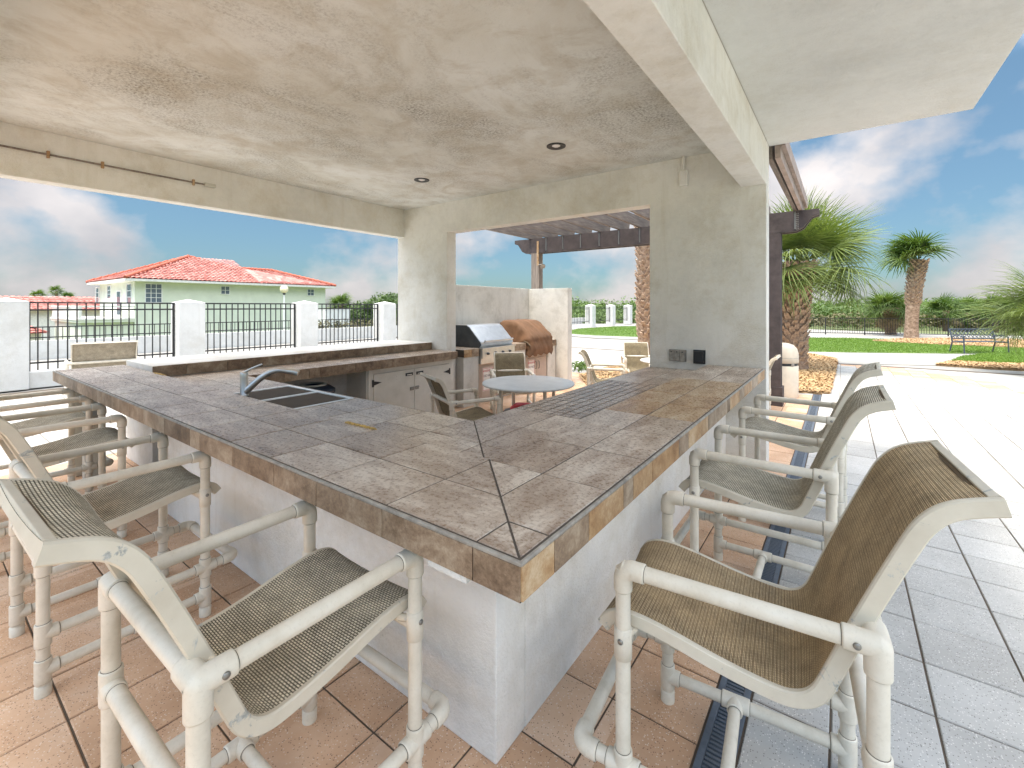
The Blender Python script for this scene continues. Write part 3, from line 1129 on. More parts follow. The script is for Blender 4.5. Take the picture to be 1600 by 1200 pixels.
def build_bar():
    t = thing('bar_counter', 'tiled stone-look L-shaped bar counter on white stucco base', 'bar counter')
    # stucco base
    MB().span((-4.75, 1.337, 0), (-1.054, 1.53, 0.955), bev=0.008).build('base_wall', 'stucco_white', t)
    MB().span((-1.27, 1.531, 0), (-1.0545, 5.499, 0.955), bev=0.004).build('base_wall', 'stucco_white', t)
    for x in (-6.35, -5.9):
        MB().span((x - 0.05, 1.06, 0), (x + 0.05, 1.16, 0.955), bev=0.006).build('support_post', 'ring_pale', t)
    MB().span((-5.2, 2.0, 0), (-1.95, 2.17, 0.87)).build('inner_wall', 'stucco_white', t)
    MB().span((-1.88, 2.17, 0), (-1.75, 5.49, 0.87)).build('inner_wall', 'stucco_white', t)
    # substrate slabs, 9 mm under the tile face
    m = MB()
    m.prism([(BX - LA + .006, BY + .006), (BX - .006, BY + .006), (BX - .006, BY + RA), (BX - W1 + .004, BY + RA), (BX - W1 + .004, BY + W1 - .004), (BX - LA + .006, BY + W1 - .004)], 0.957, ZR - 0.0025)
    m.build('raised_slab', 'grout', t)
    m = MB()
    xl = -5.72
    m.prism([(xl, BY + W1 - .003), (BX - W1 + .003, BY + W1 - .003), (BX - W1 + .003, BY + RA), (BX - W2 + .006, BY + RA), (BX - W2 + .006, BY + W2 - .006), (xl, BY + W2 - .006)], 0.872, ZL - 0.0025)
    m.build('lower_slab', 'grout', t)
    # raised top: two rows of tile each arm, mitred at the corner
    rows = [(0.012, 0.292), (0.292, W1)]
    for arm, ln, mat in (('left', LA, 'stone_tile_x'), ('right', RA, 'stone_tile_y')):
        us = [0.0] + [0.163 + 0.4 * k for k in range(40)]
        us = [u for u in us if u < ln - 0.05] + [ln]
        for r0, r1 in rows:
            for u0, u1 in zip(us[:-1], us[1:]):
                q = clip_half([(u0, r0), (u1, r0), (u1, r1), (u0, r1)], -1, 1, 0)
                mm = mat
                if arm == 'right' and 1.7 < (u0 + u1) / 2 < 3.25:
                    mm = 'rust_tile'
                tile_piece(t, [arm_pt(arm, *p) for p in q], 1.045, ZR, mm)
        # fascia tiles
        u = 0.0
        first = True
        while u < ln - 0.02:
            w = 0.163 if first else rng.choice([0.29, 0.4, 0.4, 0.33, 0.14]) if arm == 'left' else rng.choice([0.29, 0.1, 0.18, 0.4, 0.22])
            w = min(w, ln - u)
            orange = (arm == 'right' and (first or rng.random() < 0.28)) or (arm == 'left' and rng.random() < 0.10)
            m = MB()
            if arm == 'left':
                m.box((0, 0, 0), (w - 0.004, 0.011, 0.094), bev=0.0015)
                loc = (BX - u - w / 2, BY + 0.0005, 1.012)
            else:
                m.box((0, 0, 0), (0.011, w - 0.004, 0.094), bev=0.0015)
                loc = (BX - 0.0005, BY + u + w / 2, 1.012)
            m.build('fascia_tile', 'fascia_orange' if orange else 'fascia_tile', t, loc)
            u += w
            first = False
    for k in range(2):
        MB().box((0, 0, 0), (0.011, 0.28, 0.094), bev=0.0015).build('fascia_tile', 'fascia_tile', t, (BX - LA, BY + 0.15 + k * 0.285, 1.012))
    # grey quarter-round trim along the outer top edges
    tr = [(0.0, -0.009), (0.0, -0.003), (0.003, 0.0005), (0.010, 0.001), (0.010, -0.009)]
    m = MB()
    m.extrude([(BY - 0.006 + a, ZR + b) for a, b in tr], 0, BX - LA, BX + 0.004)
    m.build('edge_trim', 'trim_grey', t)
    m = MB()
    m.extrude([(BX + 0.006 - a, ZR + b + 0.0004) for a, b in tr], 1, BY - 0.004, BY + RA)
    m.build('edge_trim', 'trim_grey', t)
    # riser strip and lower top
    for arm, ln, mat in (('left', 5.05, 'stone_tile_x'), ('right', RA, 'stone_tile_y')):
        us = [W1] + [0.90 + 0.4 * k for k in range(40)]
        us = [u for u in us if u < ln - 0.05] + [ln]
        for r0, r1 in ((W1 + 0.002, 0.905), (0.905, W2)):
            for u0, u1 in zip(us[:-1], us[1:]):
                q = clip_half([(u0, r0), (u1, r0), (u1, r1), (u0, r1)], -1, 1, 0)
                if arm == 'right' and 1.60 < (u0 + u1) / 2 < 3.30:
                    continue
                if arm == 'left':
                    # leave the sink cut-out (u 2.50-3.52, w 0.66-1.21)
                    s0, s1, v0, v1 = 2.515, 3.485, 0.672, 1.195
                    pcs = []
                    if u1 <= s0 or u0 >= s1:
                        pcs = [q]
                    else:
                        rect = lambda a, b, c, d: [(a, c), (b, c), (b, d), (a, d)]
                        ia, ib = max(u0, s0), min(u1, s1)
                        if u0 < s0:
                            pcs.append(rect(u0, s0, r0, r1))
                        if u1 > s1:
                            pcs.append(rect(s1, u1, r0, r1))
                        if r0 < v0:
                            pcs.append(rect(ia, ib, r0, min(r1, v0)))
                        if r1 > v1:
                            pcs.append(rect(ia, ib, max(r0, v1), r1))
                    for p_ in pcs:
                        tile_piece(t, [arm_pt(arm, *p) for p in p_], 0.97, ZL, mat)
                else:
                    tile_piece(t, [arm_pt(arm, *p) for p in q], 0.97, ZL, mat)
        # inner fascia
        u = W2
        while u < ln - 0.05:
            w = min(0.4, ln - u)
            m = MB()
            if arm == 'left':
                m.box((0, 0, 0), (w - 0.004, 0.011, 0.12), bev=0.0015)
                loc = (BX - u - w / 2, BY + W2, 0.934)
            else:
                m.box((0, 0, 0), (0.011, w - 0.004, 0.12), bev=0.0015)
                loc = (BX - W2, BY + u + w / 2, 0.934)
            m.build('fascia_tile', 'fascia_tile', t, loc)
            u += w
    # mosaic field on the right lower top
    nw, nu = 9, 21
    a0, a1, b0, b1 = W1 + 0.002, W2, 1.70, 3.30
    dw, du = (a1 - a0) / nw, (b1 - b0) / nu
    me = MB().prism([(-dw / 2 + .0055, -du / 2 + .0055), (dw / 2 - .0055, -du / 2 + .0055), (dw / 2 - .0055, du / 2 - .0055), (-dw / 2 + .0055, du / 2 - .0055)], -0.018, 0.0, 0.002).mesh('mosaic_tile', 'mosaic_tile', fix=False)
    for i in range(nw):
        for j in range(nu):
            x, y = arm_pt('right', b0 + du * (j + .5), a0 + dw * (i + .5))
            put('mosaic_tile', me, t, (x, y, ZL + rng.uniform(-.0004, .0010)))
    # exposed mortar where the raised inner edge has chipped away
    for u, ln in ((4.75, 0.26), (1.50, 0.26)):
        x, y = arm_pt('left', u, W1)
        m = MB()
        m.span((-ln / 2, -0.012, -0.06), (ln / 2, 0.012, 0.0015), bev=0.004)
        for k in range(6):
            m.box((-ln / 2 + (k + .5) * ln / 6, rng.uniform(-.012, -.004), 0.002), (ln / 8, 0.022, 0.010), bev=0.002)
        m.build('chipped_mortar', 'mortar_yellow', t, (x, y, ZR - 0.001))
    # loose bracket under the near front lip
    m = MB()
    m.span((-0.10, -0.02, -0.02), (0.06, 0.0, 0.0), bev=0.003)
    m.build('under_lip_strip', 'stucco_white', t, (-0.93, 0.985, 0.958))


build_bar()


def build_sink():
    cx, cy = arm_pt('left', 3.0, 0.934)
    t = thing('sink', 'stainless double bowl drop-in sink in the lower counter', 'sink', (cx, cy, ZL))
    m = MB()
    W, D, wall = 1.02, 0.56, 0.045
    xs = [(-W / 2 + 0.03, -0.015), (0.015, W / 2 - 0.03)]
    # rim as frame pieces
    m.span((-W / 2, -D / 2, 0.0), (W / 2, -D / 2 + 0.045, 0.006), bev=0.002)
    m.span((-W / 2, D / 2 - 0.03, 0.0), (W / 2, D / 2, 0.006), bev=0.002)
    for a, b in ((-W / 2, -W / 2 + 0.03), (-0.015, 0.015), (W / 2 - 0.03, W / 2)):
        m.span((a, -D / 2 + 0.045, 0.0005), (b, D / 2 - 0.03, 0.0055))
    m.build('rim', 'steel', t)
    for a, b in xs:
        m = MB()
        y0, y1, zb = -D / 2 + 0.045, D / 2 - 0.03, -0.17
        c = 0.03
        top = [(a, y0, 0.003), (b, y0, 0.003), (b, y1, 0.003), (a, y1, 0.003)]
        bot = [(a + c, y0 + c, zb), (b - c, y0 + c, zb), (b - c, y1 - c, zb), (a + c, y1 - c, zb)]
        m.add(top + bot, [(0, 1, 5, 4), (1, 2, 6, 5), (2, 3, 7, 6), (3, 0, 4, 7), (4, 5, 6, 7)])
        o = m.build('bowl', 'steel', t)
        MB().lathe([(0.0, 0.001), (0.04, 0.002), (0.045, 0.0)], 20, ((a + b) / 2, 0, zb)).build('strainer', 'steel_dark', o)
    # faucet
    p = at(380, 618, z=ZL)
    t = thing('faucet', 'brushed steel pull-out kitchen faucet with lever behind raised bar', 'faucet', (-4.0, 1.70, ZL), R(4))
    MB().lathe([(0.0, 0.0), (0.034, 0.0), (0.034, 0.008), (0.030, 0.015), (0.029, 0.15), (0.031, 0.185), (0.026, 0.20), (0.0, 0.202)], 28).build('body', 'steel', t)
    pts, rs = [], []
    for k in range(17):
        q_ = k / 16
        pts.append((0.012 + 0.33 * q_, 0.0, 0.035 + 0.175 * math.sin(min(1.0, q_ * 1.22) * math.pi / 2) - 0.05 * max(0, q_ - 0.8)))
        rs.append(0.029 - 0.009 * q_)
    rr = R(40)
    pts = [(p_[0] * math.cos(rr), p_[0] * math.sin(rr), p_[2]) for p_ in pts]
    MB().tube(pts, rs, 18).build('spout', 'steel', t)
    e = pts[-1]
    d = Vector((math.cos(rr), math.sin(rr), -0.12)).normalized()
    MB().tube([Vector(e) - d * 0.005, Vector(e) + d * 0.05, Vector(e) + d * 0.085 + Vector((0, 0, -0.01))], [0.024, 0.027, 0.026], 18).build('spray_head', 'steel', t)
    MB().tube([(0.0, 0, 0.195), (0.05, 0.03, 0.225), (0.115, 0.085, 0.262)], [0.011, 0.009, 0.007], 12).build('lever', 'steel', t)


build_sink()


def build_back_counter():
    t = thing('back_counter', 'tiled back counter with white cabinet doors along the left side', 'counter')
    xf, xb, y0, y1 = -5.15, -5.75, BY + W2 + 0.004, 5.495
    m = MB()
    m.prism([(xb, y0), (xf - .007, y0), (xf - .007, y1), (xb, y1)], 0.872, ZL - 0.0025)
    m.build('slab', 'grout', t)
    ys = []
    y = y0
    while y < y1 - 0.02:
        ys.append((y, min(y + 0.4, y1)))
        y += 0.4
    for a, b in ys:
        for q0, q1 in ((xb + 0.002, xb + 0.30), (xb + 0.30, xf - 0.004)):
            tile_piece(t, [(q0, a), (q1, a), (q1, b), (q0, b)], 0.97, ZL, 'stone_tile_x')
    y = y0
    while y < y1 - 0.01:
        w = min(rng.choice([0.4, 0.3, 0.2, 0.14]), y1 - y)
        MB().box((0, 0, 0), (0.011, w - 0.004, 0.122), bev=0.0015).build('fascia_tile', 'fascia_tile', t, (xf, y + w / 2, 0.934))
        y += w
    # backsplash and stucco ledge
    MB().span((-6.66, 1.56, 0), (xb - 0.012, 5.495, 1.118), bev=0.006).build('ledge_wall', 'stucco_white', t)
    y = 1.56
    while y < 5.48:
        w = min(rng.choice([0.4, 0.4, 0.3]), 5.49 - y)
        MB().box((0, 0, 0), (0.011, w - 0.004, 0.118), bev=0.0015).build('backsplash_tile', 'fascia_tile', t, (xb - 0.004, y + w / 2, 1.056))
        y += w
    # cabinet
    xc = -5.24
    MB().span((xb, 3.80, 0.06), (xc - 0.02, 3.84, 0.868)).build('partition', 'cabinet_paint', t)
    MB().span((xb - 0.0, 1.9, 0.0), (xb + 0.03, 5.49, 0.868)).build('cabinet_back', 'stucco_grill', t)
    f = MB()
    f.span((xc - 0.02, 3.82, 0.80), (xc, 5.494, 0.868))
    f.span((xc - 0.02, 3.82, 0.0), (xc, 5.494, 0.08))
    f.span((xc - 0.02, 3.82, 0.08), (xc, 3.90, 0.80))
    f.span((xc - 0.02, 5.38, 0.08), (xc, 5.494, 0.80))
    f.build('face_frame', 'cabinet_paint', t)
    for a, b, s in ((3.905, 4.635, 1), (4.642, 5.375, -1)):
        d = MB().span((xc - 0.018, a, 0.085), (xc + 0.006, b, 0.795), bev=0.003).build('door', 'cabinet_paint', t)
        ye = b - 0.10 if s > 0 else a + 0.10
        MB().span((xc + 0.0065, ye - 0.07, 0.70), (xc + 0.012, ye + 0.07, 0.745), bev=0.002).build('pull_slot', 'black_plastic', d)
        MB().span((xc + 0.0125, ye - 0.045, 0.712), (xc + 0.016, ye + 0.045, 0.722)).build('pull_plate', 'steel', d)
        yh = a + 0.0 if s > 0 else b
        for zz in (0.67, 0.20):
            h = MB()
            h.add([(xc + 0.0075, yh - 0.035 * s, zz - 0.05), (xc + 0.0075, yh - 0.035 * s, zz + 0.05), (xc + 0.0075, yh - 0.0 * s, zz + 0.05), (xc + 0.0075, yh, zz - 0.05),
                   (xc + 0.0075, yh, zz + 0.03), (xc + 0.0075, yh, zz - 0.03), (xc + 0.0075, yh + 0.13 * s, zz)], [(0, 1, 2, 3), (4, 5, 6)])
            h2 = MB()
            h2.v = [(p[0] + 0.003, p[1], p[2]) for p in h.v]
            h2.f, h2.smooth = h.f, h.smooth
            h2.build('hinge', 'black_iron', d)
    la = MB()
    la.tube([(xc + 0.016, 4.56, 0.50), (xc + 0.016, 4.72, 0.515)], 0.008, 8)
    la.span((xc + 0.006, 4.55, 0.475), (xc + 0.014, 4.625, 0.525))
    la.span((xc + 0.006, 4.655, 0.48), (xc + 0.014, 4.72, 0.53))
    la.build('latch', 'steel_bolt', t)


build_back_counter()


def build_bin():
    t = thing('round_bin', 'dark blue round bin with pale ring lid under the back counter', 'bin', (-5.38, 3.1, 0.0))
    MB().lathe([(0.0, 0.0), (0.20, 0.0), (0.24, 0.55), (0.25, 0.63), (0.25, 0.66), (0.235, 0.66)], 28).build('body', 'bin_blue', t)
    MB().lathe([(0.255, 0.64), (0.262, 0.655), (0.262, 0.69), (0.25, 0.70), (0.20, 0.735), (0.12, 0.75), (0.115, 0.70)], 28).build('lid', 'bin_blue', t)
    MB().lathe([(0.105, 0.748), (0.115, 0.762), (0.15, 0.762), (0.16, 0.745)], 28).build('ring', 'ring_pale', t)
    for a in (0.4, 3.4):
        MB().box((0.258 * math.cos(a), 0.258 * math.sin(a), 0.56), (0.05, 0.09, 0.05), bev=0.01).build('handle', 'bin_blue', t)


build_bin()

# ================================================================== PVC SLING SEATING
def smooth_path(pts, sub=6):
    """Catmull-Rom through 2D points"""
    out = []
    n = len(pts)
    for i in range(n - 1):
        p0 = pts[max(i - 1, 0)]
        p1, p2 = pts[i], pts[i + 1]
        p3 = pts[min(i + 2, n - 1)]
        for k in range(sub):
            t = k / sub
            out.append(tuple(0.5 * ((2 * p1[j]) + (-p0[j] + p2[j]) * t + (2 * p0[j] - 5 * p1[j] + 4 * p2[j] - p3[j]) * t * t + (-p0[j] + 3 * p1[j] - 3 * p2[j] + p3[j]) * t ** 3) for j in (0, 1)))
    out.append(pts[-1])
    return out


def sling_mesh(prof, x0, x1, sag, mat, lift=0.0, nx=14):
    path = smooth_path(prof, 6)
    n = len(path)
    L = [0.0]
    for i in range(1, n):
        L.append(L[-1] + math.dist(path[i], path[i - 1]))
    vs, uvs = [], []
    for i, (y, z) in enumerate(path):
        a = path[max(i - 1, 0)]
        b = path[min(i + 1, n - 1)]
        ty, tz = b[0] - a[0], b[1] - a[1]
        ln = math.hypot(ty, tz)
        ny, nz = tz / ln, -ty / ln
        if nz < 0 and abs(nz) > 0.2:
            ny, nz = -ny, -nz
        if ny < 0 and abs(nz) <= 0.2:
            ny, nz = -ny, -nz
        for k in range(nx + 1):
            f = k / nx
            s = -sag * 4 * f * (1 - f) + lift
            vs.append((x0 + (x1 - x0) * f, y + ny * s, z + nz * s))
            uvs.append(((x1 - x0) * f, L[i]))
    fs = []
    w = nx + 1
    for i in range(n - 1):
        for k in range(nx):
            fs.append((i * w + k, i * w + k + 1, (i + 1) * w + k + 1, (i + 1) * w + k))
    me = bpy.data.meshes.new('sling')
    me.from_pydata(vs, [], fs)
    uv = me.uv_layers.new(name='UVMap')
    for lp in me.loops:
        uv.data[lp.index].uv = uvs[lp.vertex_index]
    me.polygons.foreach_set('use_smooth', [True] * len(fs))
    me.materials.append(M[mat])
    me.update()
    return me


def strip_mesh(prof, h, w, mat, ends=True):
    """a flat bar (height h across the profile plane, thickness w in x) following a y-z profile"""
    path = smooth_path(prof, 6)
    n = len(path)
    m = MB()
    vs = []
    for i, (y, z) in enumerate(path):
        a = path[max(i - 1, 0)]
        b = path[min(i + 1, n - 1)]
        ty, tz = b[0] - a[0], b[1] - a[1]
        ln = math.hypot(ty, tz)
        ny, nz = -tz / ln, ty / ln
        c = 0.35
        for sx, sh in ((-1, -c), (-c, -1), (c, -1), (1, -c), (1, c), (c, 1), (-c, 1), (-1, c)):
            sx = sx if abs(sx) == 1 else sx * 1.6
            sh = sh if abs(sh) == 1 else sh * 2.3
            vs.append((sx * w / 2, y + ny * sh * h / 2, z + nz * sh * h / 2))
    fs = []
    for i in range(n - 1):
        for k in range(8):
            q = (k + 1) % 8
            fs.append((i * 8 + k, i * 8 + q, (i + 1) * 8 + q, (i + 1) * 8 + k))
    m.add(vs, fs, False)
    m.add(vs[:8], [tuple(range(8))], False)
    m.add(vs[-8:], [tuple(range(8))[::-1]], False)
    me = m.mesh('sling_rail', mat)
    # soften along the sweep, keep the long edges crisp
    return me


PR, FR = 0.0235, 0.0295


def collar(m, c, d, a, b, r=FR):
    """socket sleeve along direction d from c+a*d to c+b*d with a thin lip"""
    c, d = Vector(c), Vector(d).normalized()
    m.tube([c + d * a, c + d * (b - 0.006), c + d * (b - 0.002), c + d * b], [r, r, r * 0.985, PR * 1.02], 18, caps=False)
    m.cur = 1
    m.tube([c + d * (b - 0.0005), c + d * (b + 0.0016)], [PR * 1.06, PR * 1.03], 18, caps=False)
    m.cur = 0


def tee(main, c, branches, ln=0.052):
    m = MB()
    for sgn in (1, -1):
        if main is not None:
            collar(m, c, Vector(main) * sgn, 0.0, ln)
    for b in branches:
        collar(m, c, b, 0.0, ln)
    # ball heart hides the joint of the sleeves
    c = Vector(c)
    prof = []
    for k in range(9):
        a = -math.pi / 2 + math.pi * k / 8
        prof.append((FR * 1.0 * math.cos(a), FR * 1.0 * math.sin(a)))
    m.lathe(prof, 18, c)
    return m


def bolt_mesh():
    m = MB()
    m.lathe([(0.0, 0.005), (0.006, 0.0048), (0.0085, 0.003), (0.009, 0.0)], 12)
    return m.mesh('bolt', 'steel_bolt')


BOLT = bolt_mesh()


def make_pvc_chair(name, label, cat, group, hw=0.32, hd=0.32, arm=0.90, prof=None, rails=(0.27, 0.11), rear=(0.90, 0.585), foot=0.27, sling='sling_olive', brace=True, detail=True):
    t = thing(name, label, cat, group=group)
    X, Y, Z = Vector((1, 0, 0)), Vector((0, 1, 0)), Vector((0, 0, 1))
    nseg = 20 if detail else 12
    # legs
    for sx in (-1, 1):
        for sy in (-1, 1):
            MB().tube([(sx * hw, sy * hd, 0.02), (sx * hw, sy * hd, arm)], PR, nseg).build('leg', 'pvc', t)
            MB().tube([(sx * hw, sy * hd, 0.0), (sx * hw, sy * hd, 0.045), (sx * hw, sy * hd, 0.048)], [FR * 0.98, FR, PR], nseg).build('foot_cap', 'pvc', t)
    # arms
    for sx in (-1, 1):
        MB().tube([(sx * hw, -hd, arm), (sx * hw, hd, arm)], PR, nseg).build('arm', 'pvc', t)
        f = MB()
        c = Vector((sx * hw, hd, arm))
        # swept elbow
        bend = []
        rb = 0.034
        for k in range(9):
            a = math.pi / 2 * k / 8
            bend.append(c + Vector((0, -rb + rb * math.sin(a), -rb + rb * math.cos(a))))
        f.tube(bend, FR, 18, caps=False)
        collar(f, c + Vector((0, -rb, 0)), -Y, -0.004, 0.036)
        collar(f, c + Vector((0, 0, -rb)), -Z, -0.004, 0.036)
        f.build('fitting', ['pvc', 'joint_seam'], t)
        # hide pipe stubs beyond the elbow: three-way at the rear
        tee(None, (sx * hw, -hd, arm), [Y, -Z, -X * sx], 0.075).build('fitting', ['pvc', 'joint_seam'], t)
        bz = Vector((sx * hw, -hd + 0.045, arm))
        o = put('bolt', BOLT, t, bz + X * (FR * sx))
        o.rotation_euler = (0, R(90) * sx, 0)
        o = put('bolt', BOLT, t, (sx * (hw + PR * sx * sx), hd, arm - 0.22))
        o.location.x = sx * (hw + FR * 0.95)
        o.rotation_euler = (0, R(90) * sx, 0)
        m = MB()
        zz = arm - 0.22
        m.tube([(sx * hw, hd, zz - 0.066), (sx * hw, hd, zz - 0.063), (sx * hw, hd, zz + 0.03), (sx * hw, hd, zz + 0.033)], [PR, FR * 0.96, FR * 0.96, PR], 18, caps=False)
        m.build('fitting', ['pvc', 'joint_seam'], t)
    # rear rails
    for z in rear:
        MB().tube([(-hw, -hd, z), (hw, -hd, z)], PR * 1.02, nseg).build('rear_rail', 'pvc', t)
        if z < arm - 0.01:
            for sx in (-1, 1):
                tee(Z, (sx * hw, -hd, z), [-X * sx]).build('fitting', ['pvc', 'joint_seam'], t)
    # side rails
    for sx in (-1, 1):
        for i, z in enumerate(rails):
            MB().tube([(sx * hw, -hd, z), (sx * hw, hd, z)], PR * 0.94, nseg).build('side_rail', 'pvc', t)
            tee(Z, (sx * hw, -hd, z), [Y]).build('fitting', ['pvc', 'joint_seam'], t)
            fr = [-Y]
            if foot and abs(z - foot) < 0.01:
                fr.append(Y)
            tee(Z, (sx * hw, hd, z), fr).build('fitting', ['pvc', 'joint_seam'], t)
        if brace:
            tee(Y, (sx * hw, 0.05, rails[-1]), [-X * sx]).build('fitting', ['pvc', 'joint_seam'], t)
    if brace:
        MB().tube([(-hw, 0.05, rails[-1]), (hw, 0.05, rails[-1])], PR * 0.94, nseg).build('cross_brace', 'pvc', t)
    if foot:
        fy = hd + 0.15
        pts = []
        for sx in (-1, 1):
            arc = [Vector((sx * hw, hd, foot))]
            rb = 0.035
            for k in range(8):
                a = math.pi / 2 * k / 7
                arc.append(Vector((sx * (hw - rb + rb * math.cos(a)), fy - rb + rb * math.sin(a), foot)))
            pts += arc if sx < 0 else arc[::-1]
        MB().tube(pts, PR, nseg).build('footrest', 'pvc', t)
        for sx in (-1, 1):
            m = MB()
            arc = []
            for k in range(8):
                a = math.pi / 2 * k / 7
                arc.append(Vector((sx * (hw - 0.035 + 0.035 * math.cos(a)), fy - 0.035 + 0.035 * math.sin(a), foot)))
            m.tube(arc, FR, 18, caps=False)
            collar(m, arc[0], -Y, -0.002, 0.03)
            collar(m, arc[-1], -X * sx, -0.002, 0.03)
            m.build('fitting', ['pvc', 'joint_seam'], t)
    # seat cross pipe the sling frame rests on
    MB().tube([(-hw, hd, arm - 0.245), (hw, hd, arm - 0.245)], PR * 0.7, nseg).build('seat_pipe', 'pvc', t)
    # sling
    rx = hw - 0.058
    rail = strip_mesh(prof, 0.044, 0.021, 'rail_paint')
    for sx in (-1, 1):
        put('sling_rail', rail, t, (sx * rx, 0, 0))
        # spacers to the frame
        m = MB()
        i = min(range(len(prof)), key=lambda k: abs(prof[k][1] - arm) + (0 if prof[k][0] < 0 else 9))
        m.tube([(sx * rx, -hd + 0.045, arm), (sx * hw, -hd + 0.045, arm)], 0.011, 10)
        m.tube([(sx * rx, hd - 0.02, arm - 0.225), (sx * hw, hd, arm - 0.22)], 0.012, 10)
        m.build('spacer', 'rail_paint', t)
    put('sling', sling_mesh(prof, -rx + 0.006, rx - 0.006, 0.010, sling, lift=0.0205), t)
    for (y, z), (y2, z2) in ((prof[0], prof[1]), (prof[-1], prof[-2])):
        d = Vector((0, y - y2, z - z2)).normalized()
        m = MB()
        ang = math.atan2(d.z, d.y)
        M4 = Matrix.Translation((0, y - d.y * 0.012, z - d.z * 0.012)) @ Matrix.Rotation(ang, 4, 'X')
        m.box((0, 0, -0.004), (2 * rx - 0.023, 0.022, 0.036), M4, bev=0.003)
        m.build('spreader_bar', 'rail_paint', t)
        m = MB()
        M4 = Matrix.Translation((0, y - d.y * 0.02, z - d.z * 0.02)) @ Matrix.Rotation(ang, 4, 'X')
        m.box((0, 0, 0), (2 * rx - 0.03, 0.03, 0.030), M4, bev=0.006)
        m.build('hem', 'hem', t)
    return t


STOOL_PROF = [(0.405, 0.655), (0.375, 0.692), (0.31, 0.708), (0.20, 0.695), (0.05, 0.664), (-0.09, 0.645), (-0.155, 0.652), (-0.20, 0.686), (-0.232, 0.755), (-0.30, 0.93), (-0.385, 1.13), (-0.425, 1.205), (-0.475, 1.248), (-0.56, 1.275)]
STOOL_GROUP = 'PVC sling bar stools at the counter'


def build_stools():
    def mk(sl, lab, loc, rz):
        o = make_pvc_chair('bar_stool', lab, 'bar stool', STOOL_GROUP, prof=STOOL_PROF, sling=sl)
        o.location, o.rotation_euler = loc, (0, 0, rz)
        return o
    a = mk('sling_olive', 'cream pipe bar stool with olive woven sling, nearest at left of the corner', (-1.48, 0.71, 0), R(1.0))
    mk('sling_brown', 'cream pipe bar stool with brown ribbed sling and peeling rails, nearest on the right', (-0.275, 1.72, 0), R(95))
    for lab, loc, rz in (
            ('second pipe bar stool along the left bar, just behind the nearest one', (-3.21, 0.70, 0), R(1)),
            ('third pipe bar stool along the left bar, counting from the corner', (-4.71, 0.69, 0), R(-1.5)),
            ('farthest pipe bar stool at the far end of the left bar', (-5.86, 0.71, 0), R(1)),
            ('second olive bar stool on the right side, behind the brown one', (-0.365, 3.02, 0), R(90.5)),
            ('farthest olive bar stool on the right side, nearest the stucco pier', (-0.325, 4.37, 0), R(88))):
        c = copy_tree(a)
        c['label'] = lab
        c.location, c.rotation_euler = loc, (0, 0, rz)


build_stools()

DINE_PROF = [(0.36, 0.375), (0.33, 0.405), (0.27, 0.418), (0.15, 0.405), (0.0, 0.38), (-0.12, 0.365), (-0.175, 0.38), (-0.215, 0.425), (-0.25, 0.52), (-0.30, 0.66), (-0.355, 0.80), (-0.385, 0.86), (-0.42, 0.90), (-0.475, 0.92)]


